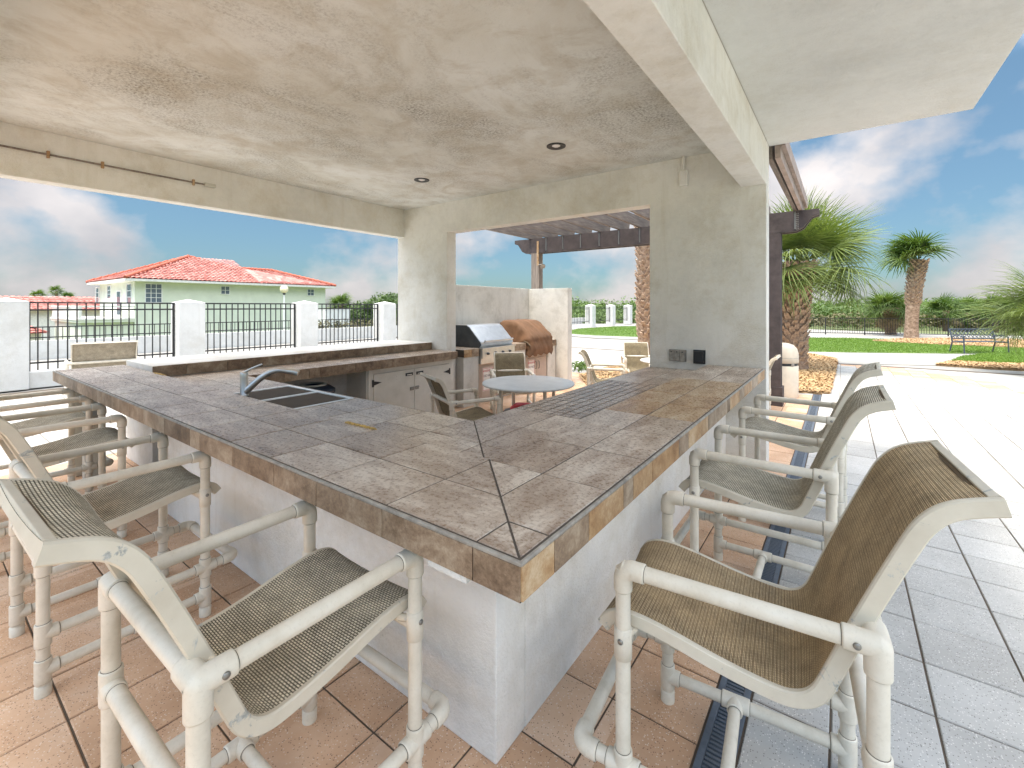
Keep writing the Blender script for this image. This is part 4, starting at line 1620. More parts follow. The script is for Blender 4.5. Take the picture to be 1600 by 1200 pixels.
def build_dining():
    a = make_pvc_chair('dining_chair', 'tan sling dining chair with brown sling back, left of the round table', 'dining chair', 'low PVC sling chairs', hw=0.315, hd=0.30, arm=0.645,
                       prof=DINE_PROF, rails=(0.14,), rear=(0.645, 0.30), foot=None, sling='sling_tan', brace=False, detail=False)
    a.location, a.rotation_euler = (-3.70, 4.08, 0), (0, 0, R(-24))
    for lab, loc, rz in (
            ('tan sling dining chair facing us behind the round table, before the grill', (-4.36, 5.95, 0), -137),
            ('pale sling dining chair in profile outside the opening, by the mulch', (-3.43, 7.56, 0), -68),
            ('sling dining chair behind the second table, half hidden by the pier', (-3.50, 9.35, 0), -150),
            ('sling dining chair peeking out between the pier and the dark post', (-1.30, 8.42, 0), 90)):
        c = copy_tree(a)
        c['label'] = lab
        c.location, c.rotation_euler = loc, (0, 0, R(rz))

    def table(lab, loc, r):
        t = thing('round_table', lab, 'table', loc, R(20), 'round tables')
        MB().lathe([(0.0, 0.715), (r - 0.03, 0.715), (r - 0.005, 0.722), (r, 0.732), (r - 0.004, 0.742), (r - 0.02, 0.746), (0.0, 0.747)], 64).build('table_top', 'table_top', t)
        for k in range(4):
            q = R(45 + 90 * k)
            x, y = 0.40 * math.cos(q), 0.40 * math.sin(q)
            MB().tube([(x, y, 0.0), (x, y, 0.714)], PR, 14).build('leg', 'pvc', t)
        for k in range(2):
            q = R(45 + 90 * k)
            x, y = 0.40 * math.cos(q), 0.40 * math.sin(q)
            MB().tube([(x, y, 0.15 + 0.05 * k), (-x, -y, 0.15 + 0.05 * k)], PR * 0.9, 12).build('stretcher', 'pvc', t)
    table('round pale table inside the pavilion before the grills', (-3.32, 4.89, 0), 0.605)
    table('second round table outside, mostly hidden behind the right pier', (-2.50, 8.45, 0), 0.60)
    # wide sling seat by the left fence
    t = make_pvc_chair('sling_settee', 'wide tan sling seat back showing beyond the far left bar end', 'settee', None, hw=0.53, hd=0.30, arm=0.66,
                       prof=[(y, z + 0.03 + (0.09 if z > 0.6 else 0.0)) for y, z in DINE_PROF], rails=(0.14,), rear=(0.66, 0.30), foot=None, sling='sling_pale', brace=False, detail=False)
    t.location, t.rotation_euler = (-11.95, 2.45, 0), (0, 0, R(82))
    # red and black bag on the floor by the table
    t = thing('bag', 'red and black duffel bag on the floor under the round table', 'bag', (-3.56, 5.12, 0), R(35))

    def blob(nm, mat, c, s, seed):
        bm = bmesh.new()
        bmesh.ops.create_icosphere(bm, subdivisions=3, radius=1.0)
        q = random.Random(seed)
        ph = [q.uniform(0, 6) for _ in range(6)]
        for v in bm.verts:
            k = 1 + 0.06 * math.sin(3 * v.co.x + ph[0]) * math.sin(4 * v.co.y + ph[1]) + 0.05 * math.sin(6 * v.co.z + ph[2] + 3 * v.co.x)
            sq = [math.copysign(abs(w) ** 0.7, w) for w in v.co]
            v.co = Vector((c[0] + s[0] * sq[0] * k, c[1] + s[1] * sq[1] * k, max(0.0, c[2] + s[2] * sq[2] * k)))
        me = bpy.data.meshes.new(nm)
        for f in bm.faces:
            f.smooth = True
        bm.to_mesh(me)
        bm.free()
        me.materials.append(M[mat])
        return put(nm, me, t)
    blob('body', 'bag_black', (0, 0, 0.18), (0.28, 0.17, 0.18), 3)
    blob('top_flap', 'bag_red', (0.04, -0.01, 0.335), (0.22, 0.145, 0.065), 5)
    MB().tube([(-0.15, -0.17, 0.2), (-0.1, -0.18, 0.36), (0.0, -0.17, 0.40), (0.1, -0.18, 0.36), (0.15, -0.17, 0.2)], 0.012, 8).build('handle', 'bag_black', t)


build_dining()

# ================================================================== GRILL STATION
def build_grills():
    t = thing('grill_station', 'grey stucco grill alcove with wing wall, tiled ledge and doors', 'grill station')
    xb, xf, yw = -5.98, -5.22, 8.82
    MB().span((-6.2, 5.73, 0), (xb, yw + 0.2, 2.155), bev=0.008).build('back_wall', 'stucco_grill', t)
    MB().span((xb + 0.002, yw, 0), (-4.93, yw + 0.198, 2.15), bev=0.008).build('wing_wall', 'stucco_grill', t)
    MB().span((xb + 0.001, 5.735, 0), (xf - 0.012, 6.13, 0.86)).build('base', 'stucco_grill', t)
    MB().span((xb + 0.001, 6.131, 0), (xf - 0.06, yw - 0.001, 0.70)).build('base', 'stucco_grill', t)
    MB().span((xb + 0.001, 7.17, 0.70), (xf - 0.012, 7.60, 0.86)).build('base', 'stucco_grill', t)
    MB().span((xf - 0.059, 7.17, 0), (xf - 0.0125, 7.60, 0.70)).build('base', 'stucco_grill', t)
    MB().span((xf - 0.059, 8.46, 0), (xf - 0.0125, 8.80, 0.86)).build('base', 'stucco_grill', t)
    for a, b in ((5.735, 6.13), (7.17, 7.60), (8.47, 8.815)):
        MB().span((xb + 0.003, a, 0.861), (xf - 0.008, b, 0.985)).build('slab', 'grout', t)
        n = max(1, round((b - a) / 0.2))
        for k in range(n):
            y0, y1 = a + (b - a) * k / n, a + (b - a) * (k + 1) / n
            tile_piece(t, [(xb + 0.004, y0), (xf - 0.004, y0), (xf - 0.004, y1), (xb + 0.004, y1)], 0.97, 0.995, 'stone_tile_x')
            for r in range(2):
                MB().box((0, 0, 0), (0.011, y1 - y0 - 0.004, 0.064), bev=0.0015).build('fascia_tile', 'fascia_tile' if rng.random() < 0.7 else 'fascia_orange', t, (xf, (y0 + y1) / 2, 0.958 - 0.067 * r))
    # access doors under each grill
    for a, b in ((6.17, 7.10), (7.64, 8.44)):
        fr = MB()
        fr.span((xf - 0.058, a, 0.06), (xf - 0.03, b, 0.10))
        fr.span((xf - 0.058, a, 0.66), (xf - 0.03, b, 0.698))
        for y in (a, b - 0.04):
            fr.span((xf - 0.058, y, 0.10), (xf - 0.03, y + 0.04, 0.66))
        fr.build('door_frame', 'door_beige', t)
        mid = (a + b) / 2
        for y0, y1, s in ((a + 0.043, mid - 0.003, 1), (mid + 0.003, b - 0.043, -1)):
            d = MB().span((xf - 0.055, y0, 0.103), (xf - 0.022, y1, 0.657), bev=0.004).build('door', 'door_beige', t)
            ye = y1 - 0.05 if s > 0 else y0 + 0.05
            MB().tube([(xf - 0.022, ye, 0.42), (xf + 0.012, ye, 0.435), (xf + 0.015, ye, 0.50), (xf + 0.012, ye, 0.565), (xf - 0.022, ye, 0.58)], 0.008, 8).build('handle', 'steel_bolt', d)
            if s > 0:
                MB().span((xf - 0.0218, y0 + 0.04, 0.20), (xf - 0.0165, y1 - 0.09, 0.62), bev=0.001).build('warning_sign', 'sign_white', d)
                yc = (y0 + 0.04 + y1 - 0.09) / 2
                bd = MB()
                w2 = (y1 - y0 - 0.13) / 2
                for z in (0.608, 0.212):
                    bd.span((xf - 0.0164, yc - w2 + .008, z - .003), (xf - 0.0155, yc + w2 - .008, z + .003))
                for y in (yc - w2 + .008, yc + w2 - .008):
                    bd.span((xf - 0.0164, y - .003, 0.2155), (xf - 0.0155, y + .003, 0.6045))
                bd.build('sign_border', 'sign_red', d)
                for txt, z, sz, mt in (('WARNING', 0.545, 0.058, 'sign_red'), ('DO NOT', 0.455, 0.062, 'sign_ink')):
                    cu = bpy.data.curves.new('sign_text', 'FONT')
                    cu.body = txt
                    cu.size = sz
                    cu.align_x = 'CENTER'
                    cu.extrude = 0.0006
                    cu.materials.append(M[mt])
                    tmp = bpy.data.objects.new('tmp', cu)
                    me = bpy.data.meshes.new_from_object(tmp)
                    bpy.data.objects.remove(tmp)
                    put('sign_text', me, d, (xf - 0.0152, yc, z), (R(90), 0, R(90)))
    # open stainless grill
    g = thing('gas_grill', 'stainless built-in gas grill with closed sloped hood', 'grill', (0, 0, 0), group='built-in grills')
    a, b = 6.15, 7.15
    MB().span((xb + 0.06, a, 0.705), (xf + 0.03, b, 0.99), bev=0.004).build('firebox', 'steel', g)
    MB().span((xf + 0.0305, a + 0.01, 0.80), (xf + 0.055, b - 0.01, 0.975), bev=0.006).build('control_panel', 'steel', g)
    prof = [(xb + 0.10, 0.995), (xf - 0.02, 0.995), (xf + 0.02, 1.05), (xf + 0.0, 1.10), (xf - 0.26, 1.36), (xf - 0.33, 1.395), (xb + 0.14, 1.395), (xb + 0.10, 1.33)]
    m = MB()
    m.extrude(prof, 1, a + 0.02, b - 0.02)
    m.build('hood', 'steel', g)
    sd = MB()
    sd.extrude([(x + (0.01 if x < -5.7 else -0.005), z - 0.004) for x, z in prof], 1, a + 0.004, a + 0.019)
    sd.build('hood_side', 'steel_dark', g)
    MB().tube([(xf + 0.055, a + 0.08, 1.115), (xf + 0.055, b - 0.08, 1.115)], 0.018, 14).build('handle', 'steel', g)
    for y in (a + 0.12, b - 0.12):
        MB().tube([(xf - 0.0, y, 1.09), (xf + 0.055, y, 1.115)], 0.012, 10).build('handle_stem', 'steel', g)
    for k in range(4):
        MB().lathe([(0.0, 0.03), (0.02, 0.03), (0.026, 0.0)], 16).build('knob', 'steel_dark', g, (xf + 0.055, a + 0.16 + k * 0.22, 0.885), (0, R(90), 0))
    MB().span((xf + 0.0, a - 0.01, 0.975), (xf + 0.075, b + 0.01, 0.992), bev=0.004).build('front_shelf', 'steel', g)
    # covered grill
    a, b = 7.64, 8.52
    g = thing('covered_grill', 'built-in grill under a wrinkled brown fabric cover', 'grill', (0, 0, 0), group='built-in grills')
    MB().span((xb + 0.06, a + 0.04, 0.705), (xf - 0.03, b - 0.09, 0.99)).build('firebox', 'steel', g)
    prof = [(xf + 0.10, 0.72), (xf + 0.115, 0.86), (xf + 0.09, 1.0), (xf + 0.07, 1.12), (xf - 0.10, 1.29), (xf - 0.25, 1.415), (xf - 0.40, 1.44), (xb + 0.08, 1.425), (xb + 0.05, 1.2), (xb + 0.04, 1.0)]
    pth = smooth_path(prof, 5)
    ny = 28
    vs, fs = [], []
    q = random.Random(4)
    for i, (x, z) in enumerate(pth):
        for k in range(ny + 1):
            f = k / ny
            y = a + (b - a) * f
            fold = 0.014 * math.sin(f * 34 + i * 0.5) * math.sin(i * 0.23 + f * 5) + 0.010 * math.sin(f * 61 + i * 0.9)
            edge = max(0, abs(f - 0.5) - 0.44) / 0.06
            vs.append((x + fold * (1 if x > xf - 0.15 else 0.3) - 0.03 * edge * (x > xf - 0.2), y, z - 0.03 * edge + fold * 0.4 + (0.02 * math.sin(f * 25) if i == 0 else 0)))
    w = ny + 1
    for i in range(len(pth) - 1):
        for k in range(ny):
            fs.append((i * w + k, i * w + k + 1, (i + 1) * w + k + 1, (i + 1) * w + k))
    # closed cloth ends
    for k0, sy in ((0, -1), (ny, 1)):
        ring = [i * w + k0 for i in range(len(pth))]
        base = len(vs)
        nlow = 5
        for j in range(1, nlow + 1):
            for i in range(len(pth)):
                x, y, z = vs[ring[i]]
                s = j / nlow
                vs.append((x + (xf - 0.35 - x) * s * 0.98, y + sy * (0.018 * math.sin(i * 0.9 + j) * (1 - s) + 0.012), z + (0.98 - z) * s * 0.98))
        prev = ring
        for j in range(nlow):
            cur = [base + j * len(pth) + i for i in range(len(pth))]
            for i in range(len(pth) - 1):
                fs.append((prev[i], prev[i + 1], cur[i + 1], cur[i]))
            prev = cur
    m = MB()
    m.add(vs, fs, True)
    m.build('fabric_cover', 'cover_brown', g)
    MB().tube([(xf + 0.095, a - 0.016, 0.93), (xf + 0.02, a - 0.03, 1.0), (xf - 0.06, a - 0.025, 1.02)], 0.016, 8).build('tie_strap', 'hem', g)


build_grills()


# ================================================================== PERGOLA
def build_pergola():
    t = thing('pergola', 'weathered timber pergola with scroll-ended beam behind the pavilion', 'pergola')
    yb = 9.2
    z0, z1 = 3.02, 3.37

    def beam(y, mat):
        L, Rr = -6.56, -0.31
        pr = [(L, z1), (L, z1 - 0.09), (L + 0.10, z1 - 0.12), (L + 0.16, z1 - 0.20), (L + 0.22, z1 - 0.29), (L + 0.33, z0 + 0.005), (L + 0.45, z0)]
        pr2 = [(Rr + L - x, z) for x, z in pr][::-1]
        m = MB()
        m.extrude(pr + pr2, 1, y - 0.045, y + 0.045)
        m.build('beam', mat, t)
    beam(yb - 0.09, 'wood_dark')
    beam(yb + 0.09, 'wood_dark')
    for x, mat in ((-5.96, 'wood_grey'), (-0.965, 'wood_dark')):
        MB().span((x - 0.11, yb - 0.043, 0.33), (x + 0.11, yb + 0.043, 3.35), bev=0.004).build('post', mat, t)
        MB().span((x - 0.112, yb - 0.15, 0.0), (x + 0.132, yb + 0.13, 0.335), bev=0.01).build('plinth', 'wood_dark', t)
        o = MB().span((x - 0.105, yb - 0.139, 0.33), (x + 0.105, yb - 0.044, 3.015), bev=0.004).build('post_face', mat, t)
    # steel strap with bolts on the left post
    s = MB()
    s.span((-5.90, yb - 0.1475, 2.72), (-5.85, yb - 0.1415, 3.3))
    st = s.build('strap', 'fascia_orange', t)
    bm_ = MB().lathe([(0, 0.008), (0.008, 0.006), (0.01, 0)], 8).mesh('bolt', 'steel_bolt')
    for k in range(7):
        put('bolt', bm_, t, (-5.875, yb - 0.1475, 2.76 + k * 0.082), (R(90), 0, 0))
    for k in range(9):
        for dx in (-0.012, 0.012):
            put('bolt', bm_, t, (-0.62 + dx, yb - 0.136, 3.06 + k * 0.032), (R(90), 0, 0))
    n = 13
    for k in range(n):
        x = -6.10 + k * (5.45 / (n - 1))
        pr = [(5.73, z1 + 0.001), (9.42, z1 + 0.001), (9.50, z1 + 0.05), (9.58, z1 + 0.09), (9.62, z1 + 0.21), (5.73, z1 + 0.21)]
        m = MB()
        m.extrude([(y - 5.73, z) for y, z in pr], 0, -0.026, 0.026)
        m.build('rafter', 'wood_rafter', t, (x, 5.73, 0))
        if k > 0:
            MB().span((x - 0.012, yb - 0.1395, 3.06), (x + 0.012, yb - 0.1355, z1)).build('hanger_strap', 'steel_bolt', t)
    m = MB()
    m.span((-0.60, 5.73, 3.372), (-0.545, 9.66, 3.62))
    m.build('fascia_board', 'wood_pink', t)
    MB().span((-0.542, 5.73, 3.50), (-0.50, 9.66, 3.66)).build('fascia_board', 'wood_pink', t)
    MB().span((-6.3, 5.73, 3.59), (-0.49, 5.80, 3.66)).build('ledger', 'wood_grey', t)
    # small flood lamp
    sl = thing('flood_light', 'small dark flood light clamped to the left pergola post', 'lamp', (-5.80, yb - 0.1, 2.73))
    MB().tube([(-0.05, -0.045, 0.0), (0.03, -0.05, 0.01), (0.06, -0.06, 0.0)], 0.012, 8).build('arm', 'steel_bolt', sl)
    MB().tube([(0.05, -0.05, 0.01), (0.09, -0.09, -0.025), (0.12, -0.12, -0.05)], [0.022, 0.045, 0.062], 14).build('head', 'steel_bolt', sl)


build_pergola()


# ================================================================== FENCES
def fence_pillar(x, y, h, label, w=0.60, group='white fence pillars'):
    t = thing('fence_pillar', label, 'pillar', (x, y, 0), 0, group)
    MB().span((-w / 2, -w / 2, 0), (w / 2, w / 2, h - 0.06), bev=0.02).build('shaft', 'fence_white', t)
    m = MB()
    a = w / 2 + 0.002
    m.add([(-a, -a, h - 0.06), (a, -a, h - 0.06), (a, a, h - 0.06), (-a, a, h - 0.06), (0, 0, h + 0.03)], [(3, 2, 1, 0), (0, 1, 4), (1, 2, 4), (2, 3, 4), (3, 0, 4)])
    m.build('cap', 'fence_white', t)


def fence_panel(x, y0, y1, zb, zt, label, pitch=0.13, mid=True, group='black metal fence panels', name='fence_panel', bw=0.022, fw=0.04):
    t = thing(name, label, 'fence', (x, y0, 0), 0, group)
    L = y1 - y0
    for z in (zt, zt - 0.155, zb + 0.16) if mid else (zt, zb + 0.1):
        MB().box((0, L / 2, z), (0.028, L, 0.036)).build('rail', 'black_iron', t)
    for y in (fw / 2 + 0.003, L - fw / 2 - 0.003):
        MB().box((0, y, (zb + zt) / 2), (fw, fw, zt - zb + 0.02)).build('end_post', 'black_iron', t)
    me = MB().box((0, 0, (zb + zt) / 2), (bw, bw, zt - zb - 0.002)).mesh('picket', 'black_iron')
    n = max(2, int(L / pitch))
    for k in range(1, n):
        put('picket', me, t, (0, L * k / n, 0))
    return t


def build_fences():
    xf = -14.05
    tops = [(1.34, 'white fence pillar at the far left edge'), (4.58, 'white fence pillar between the first and second black panels'),
            (7.80, 'white fence pillar right of the second black panel'), (10.97, 'white fence pillar just left of the pavilion pier')]
    for y, lab in tops:
        fence_pillar(xf, y, 1.90, lab)
    labs = ['wide black picket fence panel behind the sling settee', 'middle black picket fence panel before the green house', 'third black picket fence panel before the shrubs']
    for k in range(3):
        fence_panel(xf, tops[k][0] + 0.305, tops[k + 1][0] - 0.305, 0.36, 1.82, labs[k], pitch=0.148)
    fence_panel(xf, 11.28, 14.0, 0.36, 1.82, 'last black fence panel end seen beside the pavilion pier', pitch=0.148)
    w = thing('low_wall', 'low white kerb wall under the black left fence', 'wall')
    MB().span((xf - 0.28, -3.0, 0), (xf + 0.28, 1.03, 0.34), bev=0.01).build('wall_run', 'fence_white', w)
    for a, b in ((1.65, 4.27), (4.89, 7.49), (8.11, 10.66), (11.28, 14.0)):
        MB().span((xf - 0.20, a, 0), (xf + 0.20, b, 0.34), bev=0.01).build('wall_run', 'fence_white', w)
    # second wall and railing beyond
    x2 = -21.6
    w = thing('low_wall', 'farther white low wall across the bright terrace', 'wall')
    MB().span((x2 - 0.15, -12, -0.1), (x2 + 0.15, 44, 0.60)).build('wall_run', 'fence_white', w)
    fence_panel(x2, -4.0, 24.0, 0.60, 1.05, 'thin black railing topping the farther white wall', pitch=0.16, mid=False, group=None, name='wall_railing', bw=0.018, fw=0.03)
    # far pillars seen through the opening
    far = [((-16.9, 30.0), 'far white fence pillar partly behind the wing wall'), ((-16.95, 34.2), 'far white fence pillar, first clear one through the opening'), ((-17.0, 38.4), 'far white fence pillar, second clear one through the opening'),
           ((-17.05, 42.6), 'far white fence pillar beside the palm trunk'), ((-17.1, 46.8), 'farthest white fence pillar behind the palm trunk')]
    for (x, y), lab in far:
        fence_pillar(x, y, 1.90, lab, 0.66, 'far fence pillars')
    for k in range(4):
        fence_panel(far[k][0][0], far[k][0][1] + 0.34, far[k + 1][0][1] - 0.34, 0.35, 1.7, ['far fence panel next to the wing wall', 'far fence panel between the two clear white pillars', 'far fence panel left of the palm trunk', 'far fence panel behind the palm trunk'][k], pitch=0.24, group='far fence panels')
    # right-hand railing before the dunes
    A, B = at(1120, 520.0, z=0), at(1700, 528.5, z=0)
    L = (B - A).length
    t = thing('dune_railing', 'long thin dark railing before the dune shrubs', 'railing', (A.x, A.y, 0), math.atan2(B.y - A.y, B.x - A.x))
    for z in (1.02, 0.10):
        MB().box((L / 2, 0, z), (L, 0.035, 0.04)).build('rail', 'black_iron', t)
    me = MB().box((0, 0, 0.55), (0.016, 0.016, 0.92)).mesh('picket', 'black_iron')
    n = int(L / 0.13)
    n = min(n, 280)
    for k in range(n + 1):
        if k % 16 == 0:
            MB().box((L * k / n, 0, 0.53), (0.05, 0.05, 1.06)).build('post', 'black_iron', t)
        else:
            put('picket', me, t, (L * k / n, 0, 0))


build_fences()


# ================================================================== HOUSES
def roof_tiles(m, A, B, C, D, pu=0.34, pv=0.42):
    """barrel tiles over the quad A-B (eave) D-C (top); triangle when C==D"""
    A, B, C, D = map(Vector, (A, B, C, D))
    up = ((D + C) / 2 - (A + B) / 2)
    e = (B - A)
    nrm = e.cross(D - A).normalized() if (D - A).length > 1e-6 else e.cross(C - A).normalized()
    if nrm.z < 0:
        nrm = -nrm
    rows = max(1, int(up.length / pv))
    for r in range(rows):
        f0, f1 = r / rows, (r + 1) / rows
        a0, b0 = A.lerp(D, f0), B.lerp(C, f0)
        a1, b1 = A.lerp(D, f1), B.lerp(C, f1)
        # constant tile width along the eave direction
        ed = e.normalized()
        o = A
        s0, s1 = (a0 - o).dot(ed), (b0 - o).dot(ed)
        k0 = math.ceil(s0 / pu)
        k1 = math.floor(s1 / pu)
        for k in range(k0, k1):
            upv = (D - A) - ed * (D - A).dot(ed)
            if upv.length < 1e-6:
                upv = (C - B) - ed * (C - B).dot(ed)
            p = A + ed * (k * pu) + upv * f0
            q = upv * ((f1 - f0) * 1.08)
            vs = []
            for j in range(5):
                a = math.pi * j / 4
                x = pu * (0.5 - 0.5 * math.cos(a))
                h = 0.075 * math.sin(a)
                vs.append(p + ed * x + nrm * (h + 0.045))
            for j in range(5):
                a = math.pi * j / 4
                x = pu * (0.5 - 0.42 * math.cos(a))
                h = 0.06 * math.sin(a)
                vs.append(p + q + ed * x + nrm * h)
            m.add(vs, [(j, j + 1, j + 6, j + 5) for j in range(4)], False)


def window(parent, wall_axis, pos, y0, y1, z0, z1, nx, nz, out):
    """window on plane x=pos (axis 0) or y=pos (axis 1), spanning a..b and z0..z1"""
    def S(m, a, b, c, d, p, q):
        if wall_axis == 0:
            m.span((pos + out * p, a, c), (pos + out * q, b, d))
        else:
            m.span((a, pos + out * p, c), (b, pos + out * q, d))
    m = MB()
    S(m, y0 - .06, y0, z0 - .06, z1 + .06, 0.003, 0.06)
    S(m, y1, y1 + .06, z0 - .06, z1 + .06, 0.003, 0.06)
    S(m, y0, y1, z1, z1 + .06, 0.003, 0.06)
    S(m, y0, y1, z0 - .06, z0, 0.003, 0.075)
    w = m.build('window', 'white_paint', parent)
    m = MB()
    for k in range(1, nx):
        y = y0 + (y1 - y0) * k / nx
        S(m, y - .018, y + .018, z0, z1, 0.022, 0.045)
    for k in range(1, nz):
        z = z0 + (z1 - z0) * k / nz
        S(m, y0, y1, z - .018, z + .018, 0.0225, 0.0455)
    m.build('muntin', 'white_paint', w)
    m = MB()
    S(m, y0, y1, z0, z1, 0.004, 0.02)
    m.build('pane', 'pane_glass', w)


def build_houses():
    t = thing('green_house', 'pale green two-storey house with red barrel-tile hip roof', 'house')
    X0 = -44.3                       # facade facing the pool
    Y0, Y1 = 10.9, 26.9
    XB = -54.5
    ze = 3.72
    MB().span((XB, Y0, -3.4), (X0, Y1, ze)).build('wall', 'house_green', t)
    ov = 0.75
    # eave board
    MB().span((XB - ov, Y0 - ov, ze - 0.02), (X0 + ov, Y1 + ov, ze + 0.16)).build('eave', 'house_white', t)
    zt = ze + 0.17
    a = (X0 + ov, Y0 - ov, zt)
    b = (X0 + ov, Y1 + ov, zt)
    c = (XB - ov, Y1 + ov, zt)
    d = (XB - ov, Y0 - ov, zt)
    xm = (X0 + XB) / 2
    # main hip: peak at left, lower ridge running right
    hp = ze + 2.62
    hr = ze + 1.78
    P = (xm, Y0 + 5.2, hp)
    S_ = (xm + 0.5, Y0 + 9.2, hr)
    Q = (xm + 0.5, Y1 - 3.4, hr)
    m = MB()
    vs = [a, b, c, d, P, S_, Q]
    m.add(vs, [(0, 1, 6, 5, 4), (1, 2, 6), (2, 3, 4, 5, 6), (3, 0, 4), (0, 3, 2, 1)])
    rf = m.build('roof', 'roof_tile', t)
    tl = MB()
    roof_tiles(tl, a, (X0 + ov, Y0 + 9.2, zt), S_, P)
    # facade slope split so that courses follow the eave
    roof_tiles(tl, (X0 + ov, Y0 + 9.2, zt), b, Q, S_)
    roof_tiles(tl, d, a, P, P)
    roof_tiles(tl, b, c, Q, Q)
    tag(tl.build('barrel_tiles', 'roof_tile', rf, fix=False), kind='stuff')

    def ridge(p, q, n):
        me = None
        p, q = Vector(p), Vector(q)
        dd = (q - p) / n
        for k in range(n):
            mm = MB()
            mm.tube([p + dd * k + Vector((0, 0, 0.07)), p + dd * (k + 1.12) + Vector((0, 0, 0.10))], [0.13, 0.16], 10)
            mm.build('ridge_tile', 'ridge_tile', rf)
    ridge(a, P, 18)
    ridge(P, S_, 9)
    ridge(S_, Q, 9)
    ridge(b, Q, 14)
    ridge(d, P, 14)
    # windows facing the pool
    pw = [(227.5, 252, 444.5, 472, 3, 4), (345.5, 358, 448, 459, 2, 2), (480.5, 490, 452.5, 461.5, 2, 2)]
    for u0, u1, v0, v1, nx, nz in pw:
        p, q = at(u0, v1, x=X0), at(u1, v0, x=X0)
        window(t, 0, X0, p.y, q.y, p.z, q.z, nx, nz, 1)
    # windows on the left gable side
    for u0, u1, v0, v1 in ((150.5, 155, 450, 472), (168.5, 173.5, 447, 466), (199, 206, 444, 474)):
        p, q = at(u0, v1, y=Y0), at(u1, v0, y=Y0)
        window(t, 1, Y0, p.x, q.x, p.z, q.z, 1, 3, -1)
    p, q = at(183, 497, y=Y0), at(190, 453, y=Y0)
    dr = MB().span((p.x, Y0 - 0.05, p.z), (q.x, Y0 - 0.003, q.z)).build('balcony_door', 'house_white', t)
    MB().span((p.x + 0.2, Y0 - 0.07, p.z + 0.3), (q.x - 0.2, Y0 - 0.051, q.z - 0.15)).build('pane', 'pane_glass', dr)
    # balcony
    zb = 0.80
    bal = MB().span((-54.0, Y0 - 3.2, zb - 0.25), (X0 - 0.02, Y0 - 0.01, zb)).build('balcony', 'house_green', t)
    MB().span((-54.05, Y0 - 3.26, zb - 0.07), (X0 + 0.03, Y0 - 0.06, zb + 0.06)).build('balcony_edge', 'house_white', bal)
    MB().span((-54.0, Y0 - 3.2, zb + 0.88), (X0 - 0.02, Y0 - 3.0, zb + 1.0)).build('top_rail', 'house_white', bal)
    MB().span((X0 - 0.22, Y0 - 3.0, zb + 0.88), (X0 - 0.02, Y0 - 0.02, zb + 1.0)).build('top_rail', 'house_white', bal)
    MB().span((X0 - 2.6, Y0 - 3.19, zb + 0.062), (X0 - 0.03, Y0 - 3.01, zb + 0.88)).build('parapet', 'house_white', bal)
    bm_ = MB().lathe([(0.05, 0.06), (0.09, 0.2), (0.055, 0.45), (0.06, 0.7), (0.08, 0.88)], 8).mesh('baluster', 'house_white')
    for k in range(26):
        put('baluster', bm_, bal, (-53.8 + k * 0.28, Y0 - 3.1, zb))
    MB().span((-54.0, Y0 - 3.0, -3.4), (X0 - 0.3, Y0 - 0.02, zb - 0.26)).build('lower_wall', 'house_green', t)
    # low red-roofed house to the left
    t = thing('low_house', 'low house with red tiled roofs glimpsed left behind the fence', 'house')
    MB().span((-60.0, -6.0, -3.4), (-50.0, 6.6, -0.3)).build('wall', 'house_white', t)
    m = MB()
    q0 = [(-49.2, -7, -0.3), (-49.2, 6.9, -0.3), (-60.8, 6.9, -0.3), (-60.8, -7, -0.3), (-55, -1.0, 1.9), (-55, 3.0, 1.9)]
    m.add(q0, [(0, 1, 5, 4), (1, 2, 5), (2, 3, 4, 5), (3, 0, 4), (0, 3, 2, 1)])
    rf2 = m.build('roof', 'roof_tile', t)
    tl = MB()
    roof_tiles(tl, q0[0], q0[1], q0[5], q0[4])
    roof_tiles(tl, q0[1], q0[2], q0[5], q0[5])
    tag(tl.build('barrel_tiles', 'roof_tile', rf2, fix=False), kind='stuff')
    t = thing('far_house', 'distant house with long pink tiled roof behind the low house', 'house')
    MB().span((-80, -6, -3.4), (-72, 17, 1.3)).build('wall', 'house_white', t)
    m = MB()
    q1 = [(-71.3, -7, 1.3), (-71.3, 18, 1.3), (-80.7, 18, 1.3), (-80.7, -7, 1.3), (-76, -3, 2.9), (-76, 15, 2.9)]
    m.add(q1, [(0, 1, 5, 4), (1, 2, 5), (2, 3, 4, 5), (3, 0, 4), (0, 3, 2, 1)])
    rf3 = m.build('roof', 'roof_tile', t)
    tl = MB()
    roof_tiles(tl, q1[0], q1[1], q1[5], q1[4], 0.5, 0.6)
    tag(tl.build('barrel_tiles', 'roof_tile', rf3, fix=False), kind='stuff')
    # white utility boxes by the shrubs
    t = thing('utility_cabinet', 'pale blue-grey utility cabinet beyond the third fence panel', 'cabinet', (0, 0, 0))
    p = at(522, 505, d=30)
    MB().span((p.x - 0.5, p.y - 0.9, -3.2), (p.x + 0.5, p.y + 0.9, p.z + 0.9), bev=0.03).build('body', 'white_paint', t)
    MB().span((p.x - 0.52, p.y - 0.92, p.z + 0.901), (p.x + 0.52, p.y + 0.92, p.z + 0.98)).build('lid', 'white_paint', t)
    # globe lamp
    p = at(444, 452, d=24)
    t = thing('globe_lamp', 'round cream globe lamp on a thin pole before the green house', 'street lamp', (p.x, p.y, -0.1))
    MB().lathe([(0.0, -0.21), (0.10, -0.185), (0.18, -0.11), (0.21, 0.0), (0.18, 0.11), (0.10, 0.185), (0.0, 0.21)], 28, (0, 0, p.z + 0.1)).build('globe', 'lamp_globe', t)
    MB().lathe([(0.06, 0), (0.075, 0.07), (0.05, 0.09)], 14, (0, 0, p.z - 0.19)).build('collar', 'black_iron', t)
